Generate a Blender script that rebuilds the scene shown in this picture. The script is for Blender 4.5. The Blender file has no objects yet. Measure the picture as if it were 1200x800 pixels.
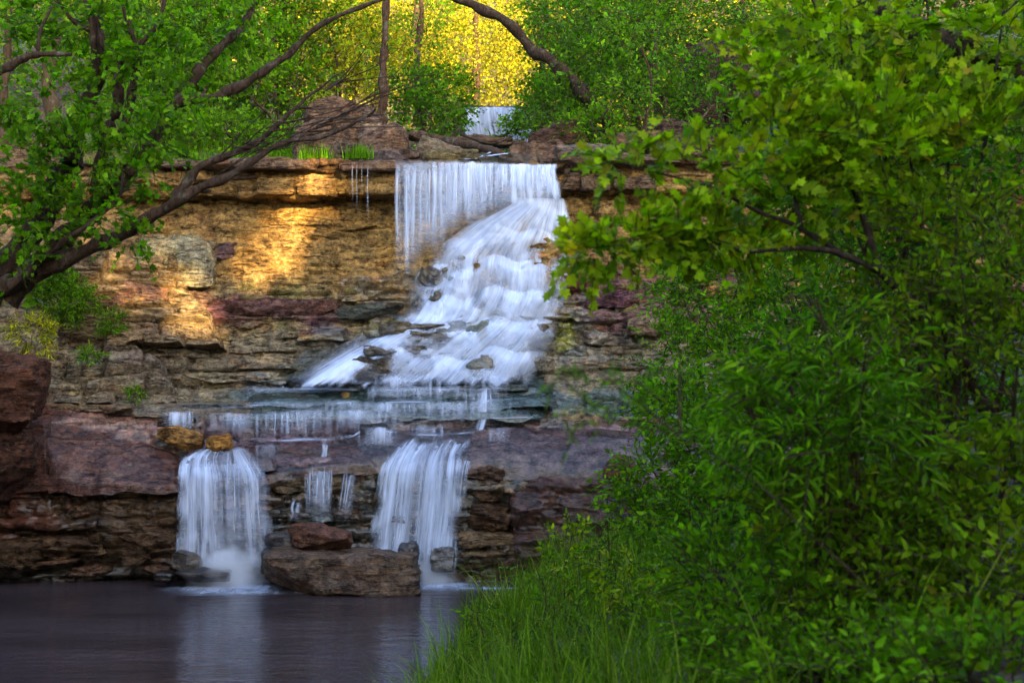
import bpy, math, random
import numpy as np
R = math.radians
random.seed(7)
rng = np.random.default_rng(11)
sc = bpy.context.scene
COL = sc.collection

# ------------------------------------------------------------------ camera
F = 1667.0            # focal length in photo pixels (1200 wide)
CZ = 4.34             # eye height above the pool
cam = bpy.data.objects.new('camera', bpy.data.cameras.new('camera'))
COL.objects.link(cam)
cam.location = (0, 0, CZ)
cam.rotation_euler = (R(90), 0, 0)
cam.data.sensor_width = 36
cam.data.lens = 36 * F / 1200
cam.data.clip_start = 0.1
cam.data.clip_end = 2000
cam.data.dof.use_dof = True
cam.data.dof.focus_distance = 27
cam.data.dof.aperture_fstop = 2.4
sc.camera = cam

# ------------------------------------------------------------------ light
SUN_EL, SUN_AZ = 17.0, 27.0     # azimuth: degrees to the right of straight behind the camera
ce = math.cos(R(SUN_EL))
S = np.array([ce * math.sin(R(SUN_AZ)), -ce * math.cos(R(SUN_AZ)), math.sin(R(SUN_EL))])
world = bpy.data.worlds.new('World'); sc.world = world; world.use_nodes = True
wn = world.node_tree.nodes; wl = world.node_tree.links
sky = wn.new('ShaderNodeTexSky'); sky.sky_type = 'NISHITA'; sky.sun_disc = False
sky.sun_elevation = R(SUN_EL)
sky.sun_rotation = math.atan2(S[0], S[1])
sky.air_density = 1.0; sky.dust_density = 2.0; sky.ozone_density = 1.0
wl.new(sky.outputs[0], wn['Background'].inputs[0])
wn['Background'].inputs[1].default_value = 0.15
from mathutils import Vector, Matrix
sun = bpy.data.objects.new('sun', bpy.data.lights.new('sun', 'SUN'))
COL.objects.link(sun)
sun.data.energy = 5.0; sun.data.angle = R(0.4); sun.data.color = (1.0, 0.70, 0.30)
sun.rotation_euler = Vector(-S).to_track_quat('-Z', 'Y').to_euler()
sun.location = (30, -60, 40)
sc.view_settings.view_transform = 'Standard'
sc.view_settings.look = 'None'
sc.view_settings.exposure = 2.95
sc.view_settings.gamma = 1.0
sc.cycles.use_denoising = True
sc.cycles.transparent_max_bounces = 24
sc.cycles.max_bounces = 8
sc.cycles.diffuse_bounces = 4
sc.cycles.volume_bounces = 4

# ------------------------------------------------------------------ helpers
def at(px, py, Y):
    """world point seen at a photo pixel, at distance Y from the camera"""
    return np.array([(px - 600.0) / F * Y, Y, CZ - (py - 400.0) / F * Y])

def topx(P):
    P = np.asarray(P, float)
    return 600 + F * P[..., 0] / P[..., 1], 400 - F * (P[..., 2] - CZ) / P[..., 1]

def _hash(ix, iy, iz, seed):
    h = (ix * 374761393 + iy * 668265263 + iz * 2147483647 + seed * 974634721) & 0xFFFFFFFF
    h = ((h ^ (h >> 13)) * 1274126177) & 0xFFFFFFFF
    h = ((h ^ (h >> 16)) * 2246822519) & 0xFFFFFFFF
    return ((h ^ (h >> 15)) & 0xFFFF) / 65535.0

def vn(P, seed=0):
    P = np.asarray(P, float)
    i = np.floor(P).astype(np.int64); f = P - i
    f = f * f * (3 - 2 * f)
    x, y, z = i[..., 0], i[..., 1], i[..., 2]
    fx, fy, fz = f[..., 0], f[..., 1], f[..., 2]
    def c(a, b, d): return _hash(x + a, y + b, z + d, seed)
    a = c(0,0,0)*(1-fx)+c(1,0,0)*fx; b = c(0,1,0)*(1-fx)+c(1,1,0)*fx
    d = c(0,0,1)*(1-fx)+c(1,0,1)*fx; e = c(0,1,1)*(1-fx)+c(1,1,1)*fx
    return (a*(1-fy)+b*fy)*(1-fz)+(d*(1-fy)+e*fy)*fz

def fbm(P, seed=0, octv=4):
    P = np.asarray(P, float); t = 0; a = 0.5; n = 0
    for o in range(octv):
        t = t + a * vn(P * 2.0**o + o * 17.3, seed + o); n += a; a *= 0.5
    return t / n

def ss(a, b, x):
    t = np.clip((np.asarray(x, float) - a) / (b - a), 0, 1); return t * t * (3 - 2 * t)

def mesh(name, V, faces, mats, smooth=True, col=None, uv=None, fattr=None):
    """faces: (n,k) int array or list of such arrays"""
    if not isinstance(faces, (list, tuple)): faces = [faces]
    V = np.ascontiguousarray(V, np.float32)
    me = bpy.data.meshes.new(name)
    me.vertices.add(len(V)); me.vertices.foreach_set('co', V.ravel())
    tot = sum(f.size for f in faces); nf = sum(len(f) for f in faces)
    me.loops.add(tot); me.polygons.add(nf)
    idx = np.concatenate([f.ravel() for f in faces]).astype(np.int32)
    me.loops.foreach_set('vertex_index', idx)
    st = []; s = 0
    for f in faces:
        st.append(s + np.arange(len(f)) * f.shape[1]); s += f.size
    me.polygons.foreach_set('loop_start', np.concatenate(st).astype(np.int32))
    me.polygons.foreach_set('use_smooth', np.full(nf, smooth))
    if col is not None:
        c = me.attributes.new('Col', 'FLOAT_COLOR', 'POINT')
        cc = np.ones((len(V), 4), np.float32); cc[:, :col.shape[1]] = col
        c.data.foreach_set('color', cc.ravel())
    if fattr is not None:
        for k, a in fattr.items():
            at_ = me.attributes.new(k, 'FLOAT', 'POINT')
            at_.data.foreach_set('value', np.ascontiguousarray(a, np.float32))
    if uv is not None:
        l = me.uv_layers.new(name='flow')
        l.data.foreach_set('uv', np.ascontiguousarray(uv[idx], np.float32).ravel())
    me.update(calc_edges=True)
    for m in (mats if isinstance(mats, (list, tuple)) else [mats]): me.materials.append(m)
    return me

def link(name, me, parent=None, loc=None):
    o = bpy.data.objects.new(name, me); COL.objects.link(o)
    if parent is not None: o.parent = parent
    if loc is not None: o.location = loc
    return o

def tag(o, label=None, cat=None, group=None, kind=None):
    if label: o['label'] = label
    if cat: o['category'] = cat
    if group: o['group'] = group
    if kind: o['kind'] = kind
    return o

def empty(name, loc, *a, **k):
    o = bpy.data.objects.new(name, None); COL.objects.link(o)
    o.location = [float(v) for v in loc]; o.empty_display_size = 0.2
    return tag(o, *a, **k)

def grid_faces(nr, nc):
    r, c = np.meshgrid(np.arange(nr - 1), np.arange(nc - 1), indexing='ij')
    a = (r * nc + c).ravel()
    return np.stack([a, a + 1, a + nc + 1, a + nc], 1)

def spline(pts, n):
    """Catmull-Rom through pts (k,d) -> (n,d)"""
    p = np.asarray(pts, float)
    if len(p) == 2: return p[0] + (p[1] - p[0]) * np.linspace(0, 1, n)[:, None]
    q = np.vstack([2 * p[0] - p[1], p, 2 * p[-1] - p[-2]])
    t = np.linspace(0, len(p) - 1 - 1e-6, n); i = t.astype(int); u = (t - i)[:, None]
    a, b, c, d = q[i], q[i + 1], q[i + 2], q[i + 3]
    return 0.5 * ((2*b) + (-a+c)*u + (2*a-5*b+4*c-d)*u*u + (-a+3*b-3*c+d)*u**3)

def tube_arrays(path, rad, sides=8, rough=0.12, seed=0, cap=True):
    path = np.asarray(path, float); n = len(path)
    T = np.gradient(path, axis=0); T /= np.linalg.norm(T, axis=1)[:, None] + 1e-9
    ref = np.array([0.31, 0.2, 0.93]); 
    A = np.cross(T, ref); A /= np.linalg.norm(A, axis=1)[:, None] + 1e-9
    B = np.cross(T, A)
    th = np.linspace(0, 2 * np.pi, sides, endpoint=False)
    ring = np.cos(th)[None, :, None] * A[:, None] + np.sin(th)[None, :, None] * B[:, None]
    r = np.asarray(rad, float)[:, None]
    base = path[:, None] + ring * r[..., None]
    nz = vn(base * (0.9 / max(float(np.max(rad)), 0.02)), seed)
    V = path[:, None] + ring * (r * (1 + rough * (nz - 0.5) * 2))[..., None]
    V = V.reshape(-1, 3)
    i, j = np.meshgrid(np.arange(n - 1), np.arange(sides), indexing='ij')
    a = (i * sides + j).ravel(); b = (i * sides + (j + 1) % sides).ravel()
    Fq = np.stack([a, b, b + sides, a + sides], 1)
    return V, Fq

class Soup:
    """collects arrays into one mesh"""
    def __init__(s): s.V = []; s.F = {}; s.C = []; s.n = 0
    def add(s, V, Fc, C=None):
        s.V.append(V); k = Fc.shape[1]; s.F.setdefault(k, []).append(Fc + s.n); s.n += len(V)
        if C is not None: s.C.append(np.broadcast_to(np.asarray(C, float), (len(V), np.shape(C)[-1])))
        return s
    def build(s, name, mats, parent=None, smooth=True, loc=None):
        V = np.concatenate(s.V)
        if loc is not None: V = V - np.asarray(loc)
        me = mesh(name, V, [np.concatenate(f) for f in s.F.values()], mats, smooth, np.concatenate(s.C) if s.C else None)
        return link(name, me, parent)

# ------------------------------------------------------------------ materials
def newmat(name):
    m = bpy.data.materials.new(name); m.use_nodes = True
    nt = m.node_tree; nt.nodes.clear()
    out = nt.nodes.new('ShaderNodeOutputMaterial')
    return m, nt.nodes, nt.links, out
def nd(ns, t, **kw):
    n = ns.new(t)
    for k, v in kw.items():
        if k.startswith('i_'): n.inputs[k[2:].replace('_', ' ')].default_value = v
        else: setattr(n, k, v)
    return n
def ramp(ns, stops):
    r = ns.new('ShaderNodeValToRGB'); e = r.color_ramp.elements
    while len(e) < len(stops): e.new(0.5)
    for q, (p, c) in zip(e, stops):
        q.position = p; q.color = c if len(c) == 4 else (*c, 1)
    return r
def g(v): return (v, v, v, 1)

def rock_material():
    m, ns, ls, out = newmat('layered_rock')
    geo = nd(ns, 'ShaderNodeNewGeometry')
    att = nd(ns, 'ShaderNodeAttribute', attribute_name='Col')
    mp = nd(ns, 'ShaderNodeMapping'); mp.inputs['Scale'].default_value = (1.5, 1.5, 3.0)
    ls.new(geo.outputs['Position'], mp.inputs[0])
    bed = nd(ns, 'ShaderNodeTexNoise', i_Scale=3.0, i_Detail=9.0, i_Roughness=0.70, i_Distortion=0.6)
    ls.new(mp.outputs[0], bed.inputs['Vector'])
    fine = nd(ns, 'ShaderNodeTexNoise', i_Scale=13.0, i_Detail=8.0, i_Roughness=0.78)
    ls.new(geo.outputs['Position'], fine.inputs['Vector'])
    big = nd(ns, 'ShaderNodeTexNoise', i_Scale=0.9, i_Detail=4.0, i_Roughness=0.6)
    ls.new(geo.outputs['Position'], big.inputs['Vector'])
    med = nd(ns, 'ShaderNodeTexNoise', i_Scale=4.5, i_Detail=5.0, i_Roughness=0.6)
    ls.new(geo.outputs['Position'], med.inputs['Vector'])
    # joints and cracks
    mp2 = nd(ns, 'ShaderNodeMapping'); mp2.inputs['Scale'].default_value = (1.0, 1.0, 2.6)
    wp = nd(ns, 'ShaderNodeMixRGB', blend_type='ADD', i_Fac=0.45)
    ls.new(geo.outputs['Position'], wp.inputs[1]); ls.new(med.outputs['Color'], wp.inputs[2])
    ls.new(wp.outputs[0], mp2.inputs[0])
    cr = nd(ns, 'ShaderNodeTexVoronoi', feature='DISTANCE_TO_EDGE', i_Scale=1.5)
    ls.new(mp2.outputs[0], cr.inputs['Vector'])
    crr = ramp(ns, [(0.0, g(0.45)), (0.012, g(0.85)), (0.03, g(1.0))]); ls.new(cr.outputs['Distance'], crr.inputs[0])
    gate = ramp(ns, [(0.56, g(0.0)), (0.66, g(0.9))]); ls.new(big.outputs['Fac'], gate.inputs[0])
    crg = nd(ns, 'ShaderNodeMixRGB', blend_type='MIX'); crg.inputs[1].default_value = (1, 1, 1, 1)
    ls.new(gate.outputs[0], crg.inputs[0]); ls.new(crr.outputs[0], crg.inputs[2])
    r1 = ramp(ns, [(0.30, (0.16, 0.14, 0.15)), (0.43, (0.62, 0.60, 0.60)), (0.55, (1.05, 1.02, 0.96)), (0.72, (1.75, 1.62, 1.36))])
    ls.new(bed.outputs['Fac'], r1.inputs[0])
    r2 = ramp(ns, [(0.33, g(0.35)), (0.5, g(1.0)), (0.68, g(1.65))]); ls.new(fine.outputs['Fac'], r2.inputs[0])
    r3 = ramp(ns, [(0.3, (0.8, 0.72, 0.78)), (0.5, (1, 1, 1)), (0.7, (1.2, 1.08, 0.86))]); ls.new(big.outputs['Fac'], r3.inputs[0])
    sat = nd(ns, 'ShaderNodeHueSaturation', i_Saturation=1.04, i_Value=0.84); ls.new(att.outputs['Color'], sat.inputs['Color'])
    c = sat.outputs[0]
    # thin partings between the beds: dark gaps with their shadow put into the colour
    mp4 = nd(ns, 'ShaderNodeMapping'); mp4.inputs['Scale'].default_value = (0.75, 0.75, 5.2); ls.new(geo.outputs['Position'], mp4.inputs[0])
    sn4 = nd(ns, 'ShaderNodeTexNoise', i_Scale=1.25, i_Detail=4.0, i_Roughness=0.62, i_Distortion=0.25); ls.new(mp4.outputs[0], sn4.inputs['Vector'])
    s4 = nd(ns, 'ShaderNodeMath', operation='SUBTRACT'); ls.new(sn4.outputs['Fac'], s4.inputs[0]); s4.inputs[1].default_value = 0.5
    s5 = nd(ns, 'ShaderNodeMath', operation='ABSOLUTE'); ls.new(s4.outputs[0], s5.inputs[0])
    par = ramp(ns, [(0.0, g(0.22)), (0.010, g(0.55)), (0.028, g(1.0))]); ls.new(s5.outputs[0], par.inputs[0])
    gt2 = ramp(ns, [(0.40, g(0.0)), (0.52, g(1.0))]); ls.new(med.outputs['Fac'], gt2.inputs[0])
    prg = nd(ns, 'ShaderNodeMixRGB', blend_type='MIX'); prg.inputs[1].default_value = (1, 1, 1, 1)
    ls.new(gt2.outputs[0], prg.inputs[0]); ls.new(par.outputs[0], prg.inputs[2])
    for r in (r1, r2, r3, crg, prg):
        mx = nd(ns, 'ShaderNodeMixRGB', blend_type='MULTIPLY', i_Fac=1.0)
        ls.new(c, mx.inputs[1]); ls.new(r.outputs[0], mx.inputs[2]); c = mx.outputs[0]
    # orange iron stains and pale lichen, with outlines of their own
    sn = nd(ns, 'ShaderNodeTexNoise', i_Scale=1.7, i_Detail=5.0, i_Roughness=0.7, i_Distortion=0.6)
    ls.new(mp.outputs[0], sn.inputs['Vector'])
    sr = ramp(ns, [(0.56, g(0.0)), (0.68, g(0.55))]); ls.new(sn.outputs['Fac'], sr.inputs[0])
    mx = nd(ns, 'ShaderNodeMixRGB', blend_type='MULTIPLY'); ls.new(sr.outputs[0], mx.inputs[0])
    ls.new(c, mx.inputs[1]); mx.inputs[2].default_value = (1.5, 0.88, 0.42, 1); c = mx.outputs[0]
    # dark seep stains running down the face
    mp3 = nd(ns, 'ShaderNodeMapping'); mp3.inputs['Scale'].default_value = (2.6, 2.6, 0.45); ls.new(geo.outputs['Position'], mp3.inputs[0])
    sp = nd(ns, 'ShaderNodeTexNoise', i_Scale=1.0, i_Detail=6.0, i_Roughness=0.65, i_Distortion=0.5); ls.new(mp3.outputs[0], sp.inputs['Vector'])
    spr = ramp(ns, [(0.54, g(0.0)), (0.66, g(0.75))]); ls.new(sp.outputs['Fac'], spr.inputs[0])
    mx = nd(ns, 'ShaderNodeMixRGB', blend_type='MULTIPLY'); ls.new(spr.outputs[0], mx.inputs[0])
    ls.new(c, mx.inputs[1]); mx.inputs[2].default_value = (0.38, 0.34, 0.36, 1); c = mx.outputs[0]
    ad = nd(ns, 'ShaderNodeMath', operation='ADD'); ls.new(bed.outputs['Fac'], ad.inputs[0])
    mm = nd(ns, 'ShaderNodeMath', operation='MULTIPLY'); mm.inputs[1].default_value = 0.45
    ls.new(fine.outputs['Fac'], mm.inputs[0]); ls.new(mm.outputs[0], ad.inputs[1])
    ad2 = nd(ns, 'ShaderNodeMath', operation='MULTIPLY_ADD'); ls.new(crg.outputs[0], ad2.inputs[0])
    ad2.inputs[1].default_value = 0.5; ls.new(ad.outputs[0], ad2.inputs[2])
    ad3 = nd(ns, 'ShaderNodeMath', operation='MULTIPLY_ADD'); ls.new(prg.outputs[0], ad3.inputs[0]); ad3.inputs[1].default_value = 0.6; ls.new(ad2.outputs[0], ad3.inputs[2])
    bp = nd(ns, 'ShaderNodeBump', i_Strength=1.0, i_Distance=0.13)
    ls.new(ad3.outputs[0], bp.inputs['Height'])
    rg = nd(ns, 'ShaderNodeMapRange'); rg.inputs['To Min'].default_value = 0.85; rg.inputs['To Max'].default_value = 0.16
    ls.new(att.outputs['Alpha'], rg.inputs['Value'])
    b = nd(ns, 'ShaderNodeBsdfPrincipled')
    ls.new(c, b.inputs['Base Color']); ls.new(rg.outputs[0], b.inputs['Roughness']); ls.new(bp.outputs[0], b.inputs['Normal'])
    b.inputs['Specular IOR Level'].default_value = 0.12
    cw = nd(ns, 'ShaderNodeMath', operation='MULTIPLY'); ls.new(att.outputs['Alpha'], cw.inputs[0]); cw.inputs[1].default_value = 0.8
    ls.new(cw.outputs[0], b.inputs['Coat Weight']); b.inputs['Coat Roughness'].default_value = 0.1
    bc = nd(ns, 'ShaderNodeBump', i_Strength=0.22, i_Distance=0.08); ls.new(bed.outputs['Fac'], bc.inputs['Height']); ls.new(bc.outputs[0], b.inputs['Coat Normal'])
    ls.new(b.outputs[0], out.inputs[0]); return m

def fall_material():
    m, ns, ls, out = newmat('falling_water')
    uv = nd(ns, 'ShaderNodeUVMap', uv_map='flow')
    a = nd(ns, 'ShaderNodeAttribute', attribute_name='wa')
    def streak(su, sv, det, dist=0.0):
        mp = nd(ns, 'ShaderNodeMapping'); mp.inputs['Scale'].default_value = (su, sv, 1)
        ls.new(uv.outputs[0], mp.inputs[0])
        n = nd(ns, 'ShaderNodeTexNoise', i_Scale=1.0, i_Detail=det, i_Roughness=0.6, i_Distortion=dist); ls.new(mp.outputs[0], n.inputs['Vector'])
        return n.outputs['Fac']
    s1 = streak(8.0, 0.30, 2.0, 0.15); s2 = streak(30.0, 0.6, 1.0); s3 = streak(2.6, 1.0, 2.0, 0.4)
    x = nd(ns, 'ShaderNodeMath', operation='MULTIPLY_ADD'); ls.new(s1, x.inputs[0]); x.inputs[1].default_value = 1.5
    y = nd(ns, 'ShaderNodeMath', operation='MULTIPLY_ADD'); ls.new(s2, y.inputs[0]); y.inputs[1].default_value = 0.45
    z = nd(ns, 'ShaderNodeMath', operation='MULTIPLY'); ls.new(s3, z.inputs[0]); z.inputs[1].default_value = 1.1
    ls.new(z.outputs[0], y.inputs[2]); ls.new(y.outputs[0], x.inputs[2])        # mean about 1.7
    # alpha = clamp(wa*2 + (streak-1.7)*k)
    k = nd(ns, 'ShaderNodeMath', operation='SUBTRACT'); ls.new(x.outputs[0], k.inputs[0]); k.inputs[1].default_value = 1.53
    ws = nd(ns, 'ShaderNodeAttribute', attribute_name='ws')
    k1 = nd(ns, 'ShaderNodeMath', operation='MULTIPLY'); ls.new(k.outputs[0], k1.inputs[0]); ls.new(ws.outputs['Fac'], k1.inputs[1])
    k2 = nd(ns, 'ShaderNodeMath', operation='MULTIPLY_ADD'); ls.new(k1.outputs[0], k2.inputs[0]); k2.inputs[1].default_value = 2.0; k2.inputs[2].default_value = 1.0
    k3 = nd(ns, 'ShaderNodeMath', operation='MAXIMUM'); ls.new(k2.outputs[0], k3.inputs[0]); k3.inputs[1].default_value = 0.08
    al = nd(ns, 'ShaderNodeMath', operation='MULTIPLY'); ls.new(k3.outputs[0], al.inputs[0]); ls.new(a.outputs['Fac'], al.inputs[1])
    kc = nd(ns, 'ShaderNodeClamp'); ls.new(al.outputs[0], kc.inputs[0]); kc.inputs['Min'].default_value = 0.0; kc.inputs['Max'].default_value = 0.94
    al = kc
    df = nd(ns, 'ShaderNodeBsdfPrincipled'); df.inputs['Base Color'].default_value = (0.60, 0.69, 0.90, 1); df.inputs['Roughness'].default_value = 0.45
    df.inputs['Specular IOR Level'].default_value = 0.25
    tl = nd(ns, 'ShaderNodeBsdfTranslucent'); tl.inputs['Color'].default_value = (0.72, 0.80, 0.95, 1)
    mx = nd(ns, 'ShaderNodeMixShader'); mx.inputs[0].default_value = 0.3
    ls.new(df.outputs[0], mx.inputs[1]); ls.new(tl.outputs[0], mx.inputs[2])
    bp = nd(ns, 'ShaderNodeBump', i_Strength=0.35, i_Distance=0.05); ls.new(x.outputs[0], bp.inputs['Height']); ls.new(bp.outputs[0], df.inputs['Normal'])
    tr = nd(ns, 'ShaderNodeBsdfTransparent')
    fx = nd(ns, 'ShaderNodeMixShader'); ls.new(al.outputs[0], fx.inputs[0]); ls.new(tr.outputs[0], fx.inputs[1]); ls.new(mx.outputs[0], fx.inputs[2])
    ls.new(fx.outputs[0], out.inputs[0]); return m

def pool_material():
    m, ns, ls, out = newmat('pool_water')
    geo = nd(ns, 'ShaderNodeNewGeometry')
    mp = nd(ns, 'ShaderNodeMapping'); mp.inputs['Scale'].default_value = (0.4, 1.25, 1)
    ls.new(geo.outputs['Position'], mp.inputs[0])
    n1 = nd(ns, 'ShaderNodeTexNoise', i_Scale=2.4, i_Detail=4.0, i_Roughness=0.6, i_Distortion=0.3); ls.new(mp.outputs[0], n1.inputs['Vector'])
    n2 = nd(ns, 'ShaderNodeTexNoise', i_Scale=9.0, i_Detail=3.0, i_Roughness=0.6); ls.new(mp.outputs[0], n2.inputs['Vector'])
    ad = nd(ns, 'ShaderNodeMath', operation='MULTIPLY_ADD'); ls.new(n2.outputs['Fac'], ad.inputs[0]); ad.inputs[1].default_value = 0.35; ls.new(n1.outputs['Fac'], ad.inputs[2])
    bp = nd(ns, 'ShaderNodeBump', i_Strength=0.5, i_Distance=0.06); ls.new(ad.outputs[0], bp.inputs['Height'])
    n3 = nd(ns, 'ShaderNodeTexNoise', i_Scale=0.5, i_Detail=3.0); ls.new(mp.outputs[0], n3.inputs['Vector'])
    c = ramp(ns, [(0.35, (0.026, 0.019, 0.021)), (0.65, (0.050, 0.036, 0.039))]); ls.new(n3.outputs['Fac'], c.inputs[0])
    b = nd(ns, 'ShaderNodeBsdfPrincipled'); ls.new(c.outputs[0], b.inputs['Base Color'])
    b.inputs['Roughness'].default_value = 0.08; b.inputs['IOR'].default_value = 1.33; b.inputs['Specular IOR Level'].default_value = 1.0
    ls.new(bp.outputs[0], b.inputs['Normal']); ls.new(b.outputs[0], out.inputs[0]); return m

def leaf_material(name, tint=(1, 1, 1), trans=0.42):
    m, ns, ls, out = newmat(name)
    att = nd(ns, 'ShaderNodeAttribute', attribute_name='Col')
    oi = nd(ns, 'ShaderNodeObjectInfo')
    geo = nd(ns, 'ShaderNodeNewGeometry')
    n = nd(ns, 'ShaderNodeTexNoise', i_Scale=30.0, i_Detail=3.0); ls.new(geo.outputs['Position'], n.inputs['Vector'])
    r = ramp(ns, [(0.3, g(0.75)), (0.7, g(1.2))]); ls.new(n.outputs['Fac'], r.inputs[0])
    mx = nd(ns, 'ShaderNodeMixRGB', blend_type='MULTIPLY', i_Fac=1.0); ls.new(att.outputs['Color'], mx.inputs[1]); ls.new(r.outputs[0], mx.inputs[2])
    mt = nd(ns, 'ShaderNodeMixRGB', blend_type='MULTIPLY', i_Fac=1.0); ls.new(mx.outputs[0], mt.inputs[1]); mt.inputs[2].default_value = (*tint, 1)
    b = nd(ns, 'ShaderNodeBsdfPrincipled'); ls.new(mt.outputs[0], b.inputs['Base Color']); b.inputs['Roughness'].default_value = 0.55
    b.inputs['Specular IOR Level'].default_value = 0.05
    t = nd(ns, 'ShaderNodeBsdfTranslucent')
    yl = nd(ns, 'ShaderNodeMixRGB', blend_type='MULTIPLY', i_Fac=1.0); ls.new(mt.outputs[0], yl.inputs[1]); yl.inputs[2].default_value = (1.25, 1.7, 0.3, 1)
    ls.new(yl.outputs[0], t.inputs['Color'])
    ms = nd(ns, 'ShaderNodeMixShader'); ms.inputs[0].default_value = trans
    ls.new(b.outputs[0], ms.inputs[1]); ls.new(t.outputs[0], ms.inputs[2]); ls.new(ms.outputs[0], out.inputs[0]); return m

def bark_material(name, c1, c2, lich):
    m, ns, ls, out = newmat(name)
    geo = nd(ns, 'ShaderNodeNewGeometry')
    mp = nd(ns, 'ShaderNodeMapping'); mp.inputs['Scale'].default_value = (1, 1, 0.3); ls.new(geo.outputs['Position'], mp.inputs[0])
    n = nd(ns, 'ShaderNodeTexNoise', i_Scale=28.0, i_Detail=6.0, i_Roughness=0.7); ls.new(mp.outputs[0], n.inputs['Vector'])
    r = ramp(ns, [(0.35, c1), (0.65, c2)]); ls.new(n.outputs['Fac'], r.inputs[0])
    l = nd(ns, 'ShaderNodeTexNoise', i_Scale=6.0, i_Detail=5.0, i_Roughness=0.7); ls.new(geo.outputs['Position'], l.inputs['Vector'])
    lr = ramp(ns, [(0.55, g(0)), (0.66, g(0.8))]); ls.new(l.outputs['Fac'], lr.inputs[0])
    mx = nd(ns, 'ShaderNodeMixRGB'); ls.new(lr.outputs[0], mx.inputs[0]); ls.new(r.outputs[0], mx.inputs[1]); mx.inputs[2].default_value = (*lich, 1)
    bp = nd(ns, 'ShaderNodeBump', i_Strength=0.9, i_Distance=0.02); ls.new(n.outputs['Fac'], bp.inputs['Height'])
    b = nd(ns, 'ShaderNodeBsdfPrincipled'); ls.new(mx.outputs[0], b.inputs['Base Color']); b.inputs['Roughness'].default_value = 0.9; b.inputs['Specular IOR Level'].default_value = 0.08
    ls.new(bp.outputs[0], b.inputs['Normal']); ls.new(b.outputs[0], out.inputs[0]); return m

def soil_material():
    m, ns, ls, out = newmat('leaf_litter_soil')
    geo = nd(ns, 'ShaderNodeNewGeometry')
    n = nd(ns, 'ShaderNodeTexNoise', i_Scale=0.8, i_Detail=6.0, i_Roughness=0.65); ls.new(geo.outputs['Position'], n.inputs['Vector'])
    v = nd(ns, 'ShaderNodeTexVoronoi', i_Scale=14.0); ls.new(geo.outputs['Position'], v.inputs['Vector'])
    r = ramp(ns, [(0.3, (0.030, 0.022, 0.014)), (0.5, (0.06, 0.045, 0.025)), (0.62, (0.045, 0.06, 0.02)), (0.8, (0.10, 0.075, 0.045))]); ls.new(n.outputs['Fac'], r.inputs[0])
    mx = nd(ns, 'ShaderNodeMixRGB', blend_type='OVERLAY', i_Fac=0.5); ls.new(r.outputs[0], mx.inputs[1]); ls.new(v.outputs['Color'], mx.inputs[2])
    bp = nd(ns, 'ShaderNodeBump', i_Strength=0.8, i_Distance=0.06); ls.new(v.outputs['Distance'], bp.inputs['Height'])
    b = nd(ns, 'ShaderNodeBsdfPrincipled'); ls.new(mx.outputs[0], b.inputs['Base Color']); b.inputs['Roughness'].default_value = 0.95
    ls.new(bp.outputs[0], b.inputs['Normal']); ls.new(b.outputs[0], out.inputs[0]); return m

ROCK = rock_material(); FALL = fall_material(); POOL = pool_material(); SOIL = soil_material()
LEAF = leaf_material('green_leaf')
BARK = bark_material('grey_brown_bark', (0.016, 0.009, 0.006), (0.065, 0.040, 0.027), (0.10, 0.085, 0.065))
BARK_D = bark_material('dark_bark', (0.012, 0.008, 0.006), (0.045, 0.030, 0.022), (0.07, 0.06, 0.045))
TWIG = bark_material('twig_bark', (0.028, 0.018, 0.011), (0.07, 0.046, 0.028), (0.09, 0.07, 0.045))

def spray_material():
    m, ns, ls, out = newmat('water_spray')
    tc = nd(ns, 'ShaderNodeTexCoord')
    ln = nd(ns, 'ShaderNodeVectorMath', operation='LENGTH'); ls.new(tc.outputs['Object'], ln.inputs[0])
    n = nd(ns, 'ShaderNodeTexNoise', i_Scale=2.2, i_Detail=2.0); ls.new(tc.outputs['Object'], n.inputs['Vector'])
    a = nd(ns, 'ShaderNodeMath', operation='MULTIPLY_ADD'); ls.new(n.outputs['Fac'], a.inputs[0]); a.inputs[1].default_value = 0.9; ls.new(ln.outputs['Value'], a.inputs[2])
    mr = nd(ns, 'ShaderNodeMapRange', interpolation_type='SMOOTHSTEP'); ls.new(a.outputs[0], mr.inputs['Value'])
    mr.inputs['From Min'].default_value = 1.35; mr.inputs['From Max'].default_value = 0.45; mr.inputs['To Min'].default_value = 0.0; mr.inputs['To Max'].default_value = 9.0
    v = nd(ns, 'ShaderNodeVolumePrincipled'); v.inputs['Color'].default_value = (0.93, 0.95, 0.99, 1); ls.new(mr.outputs[0], v.inputs['Density'])
    v.inputs['Anisotropy'].default_value = 0.2
    ls.new(v.outputs[0], out.inputs['Volume']); return m
SPRAY = spray_material()

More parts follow.
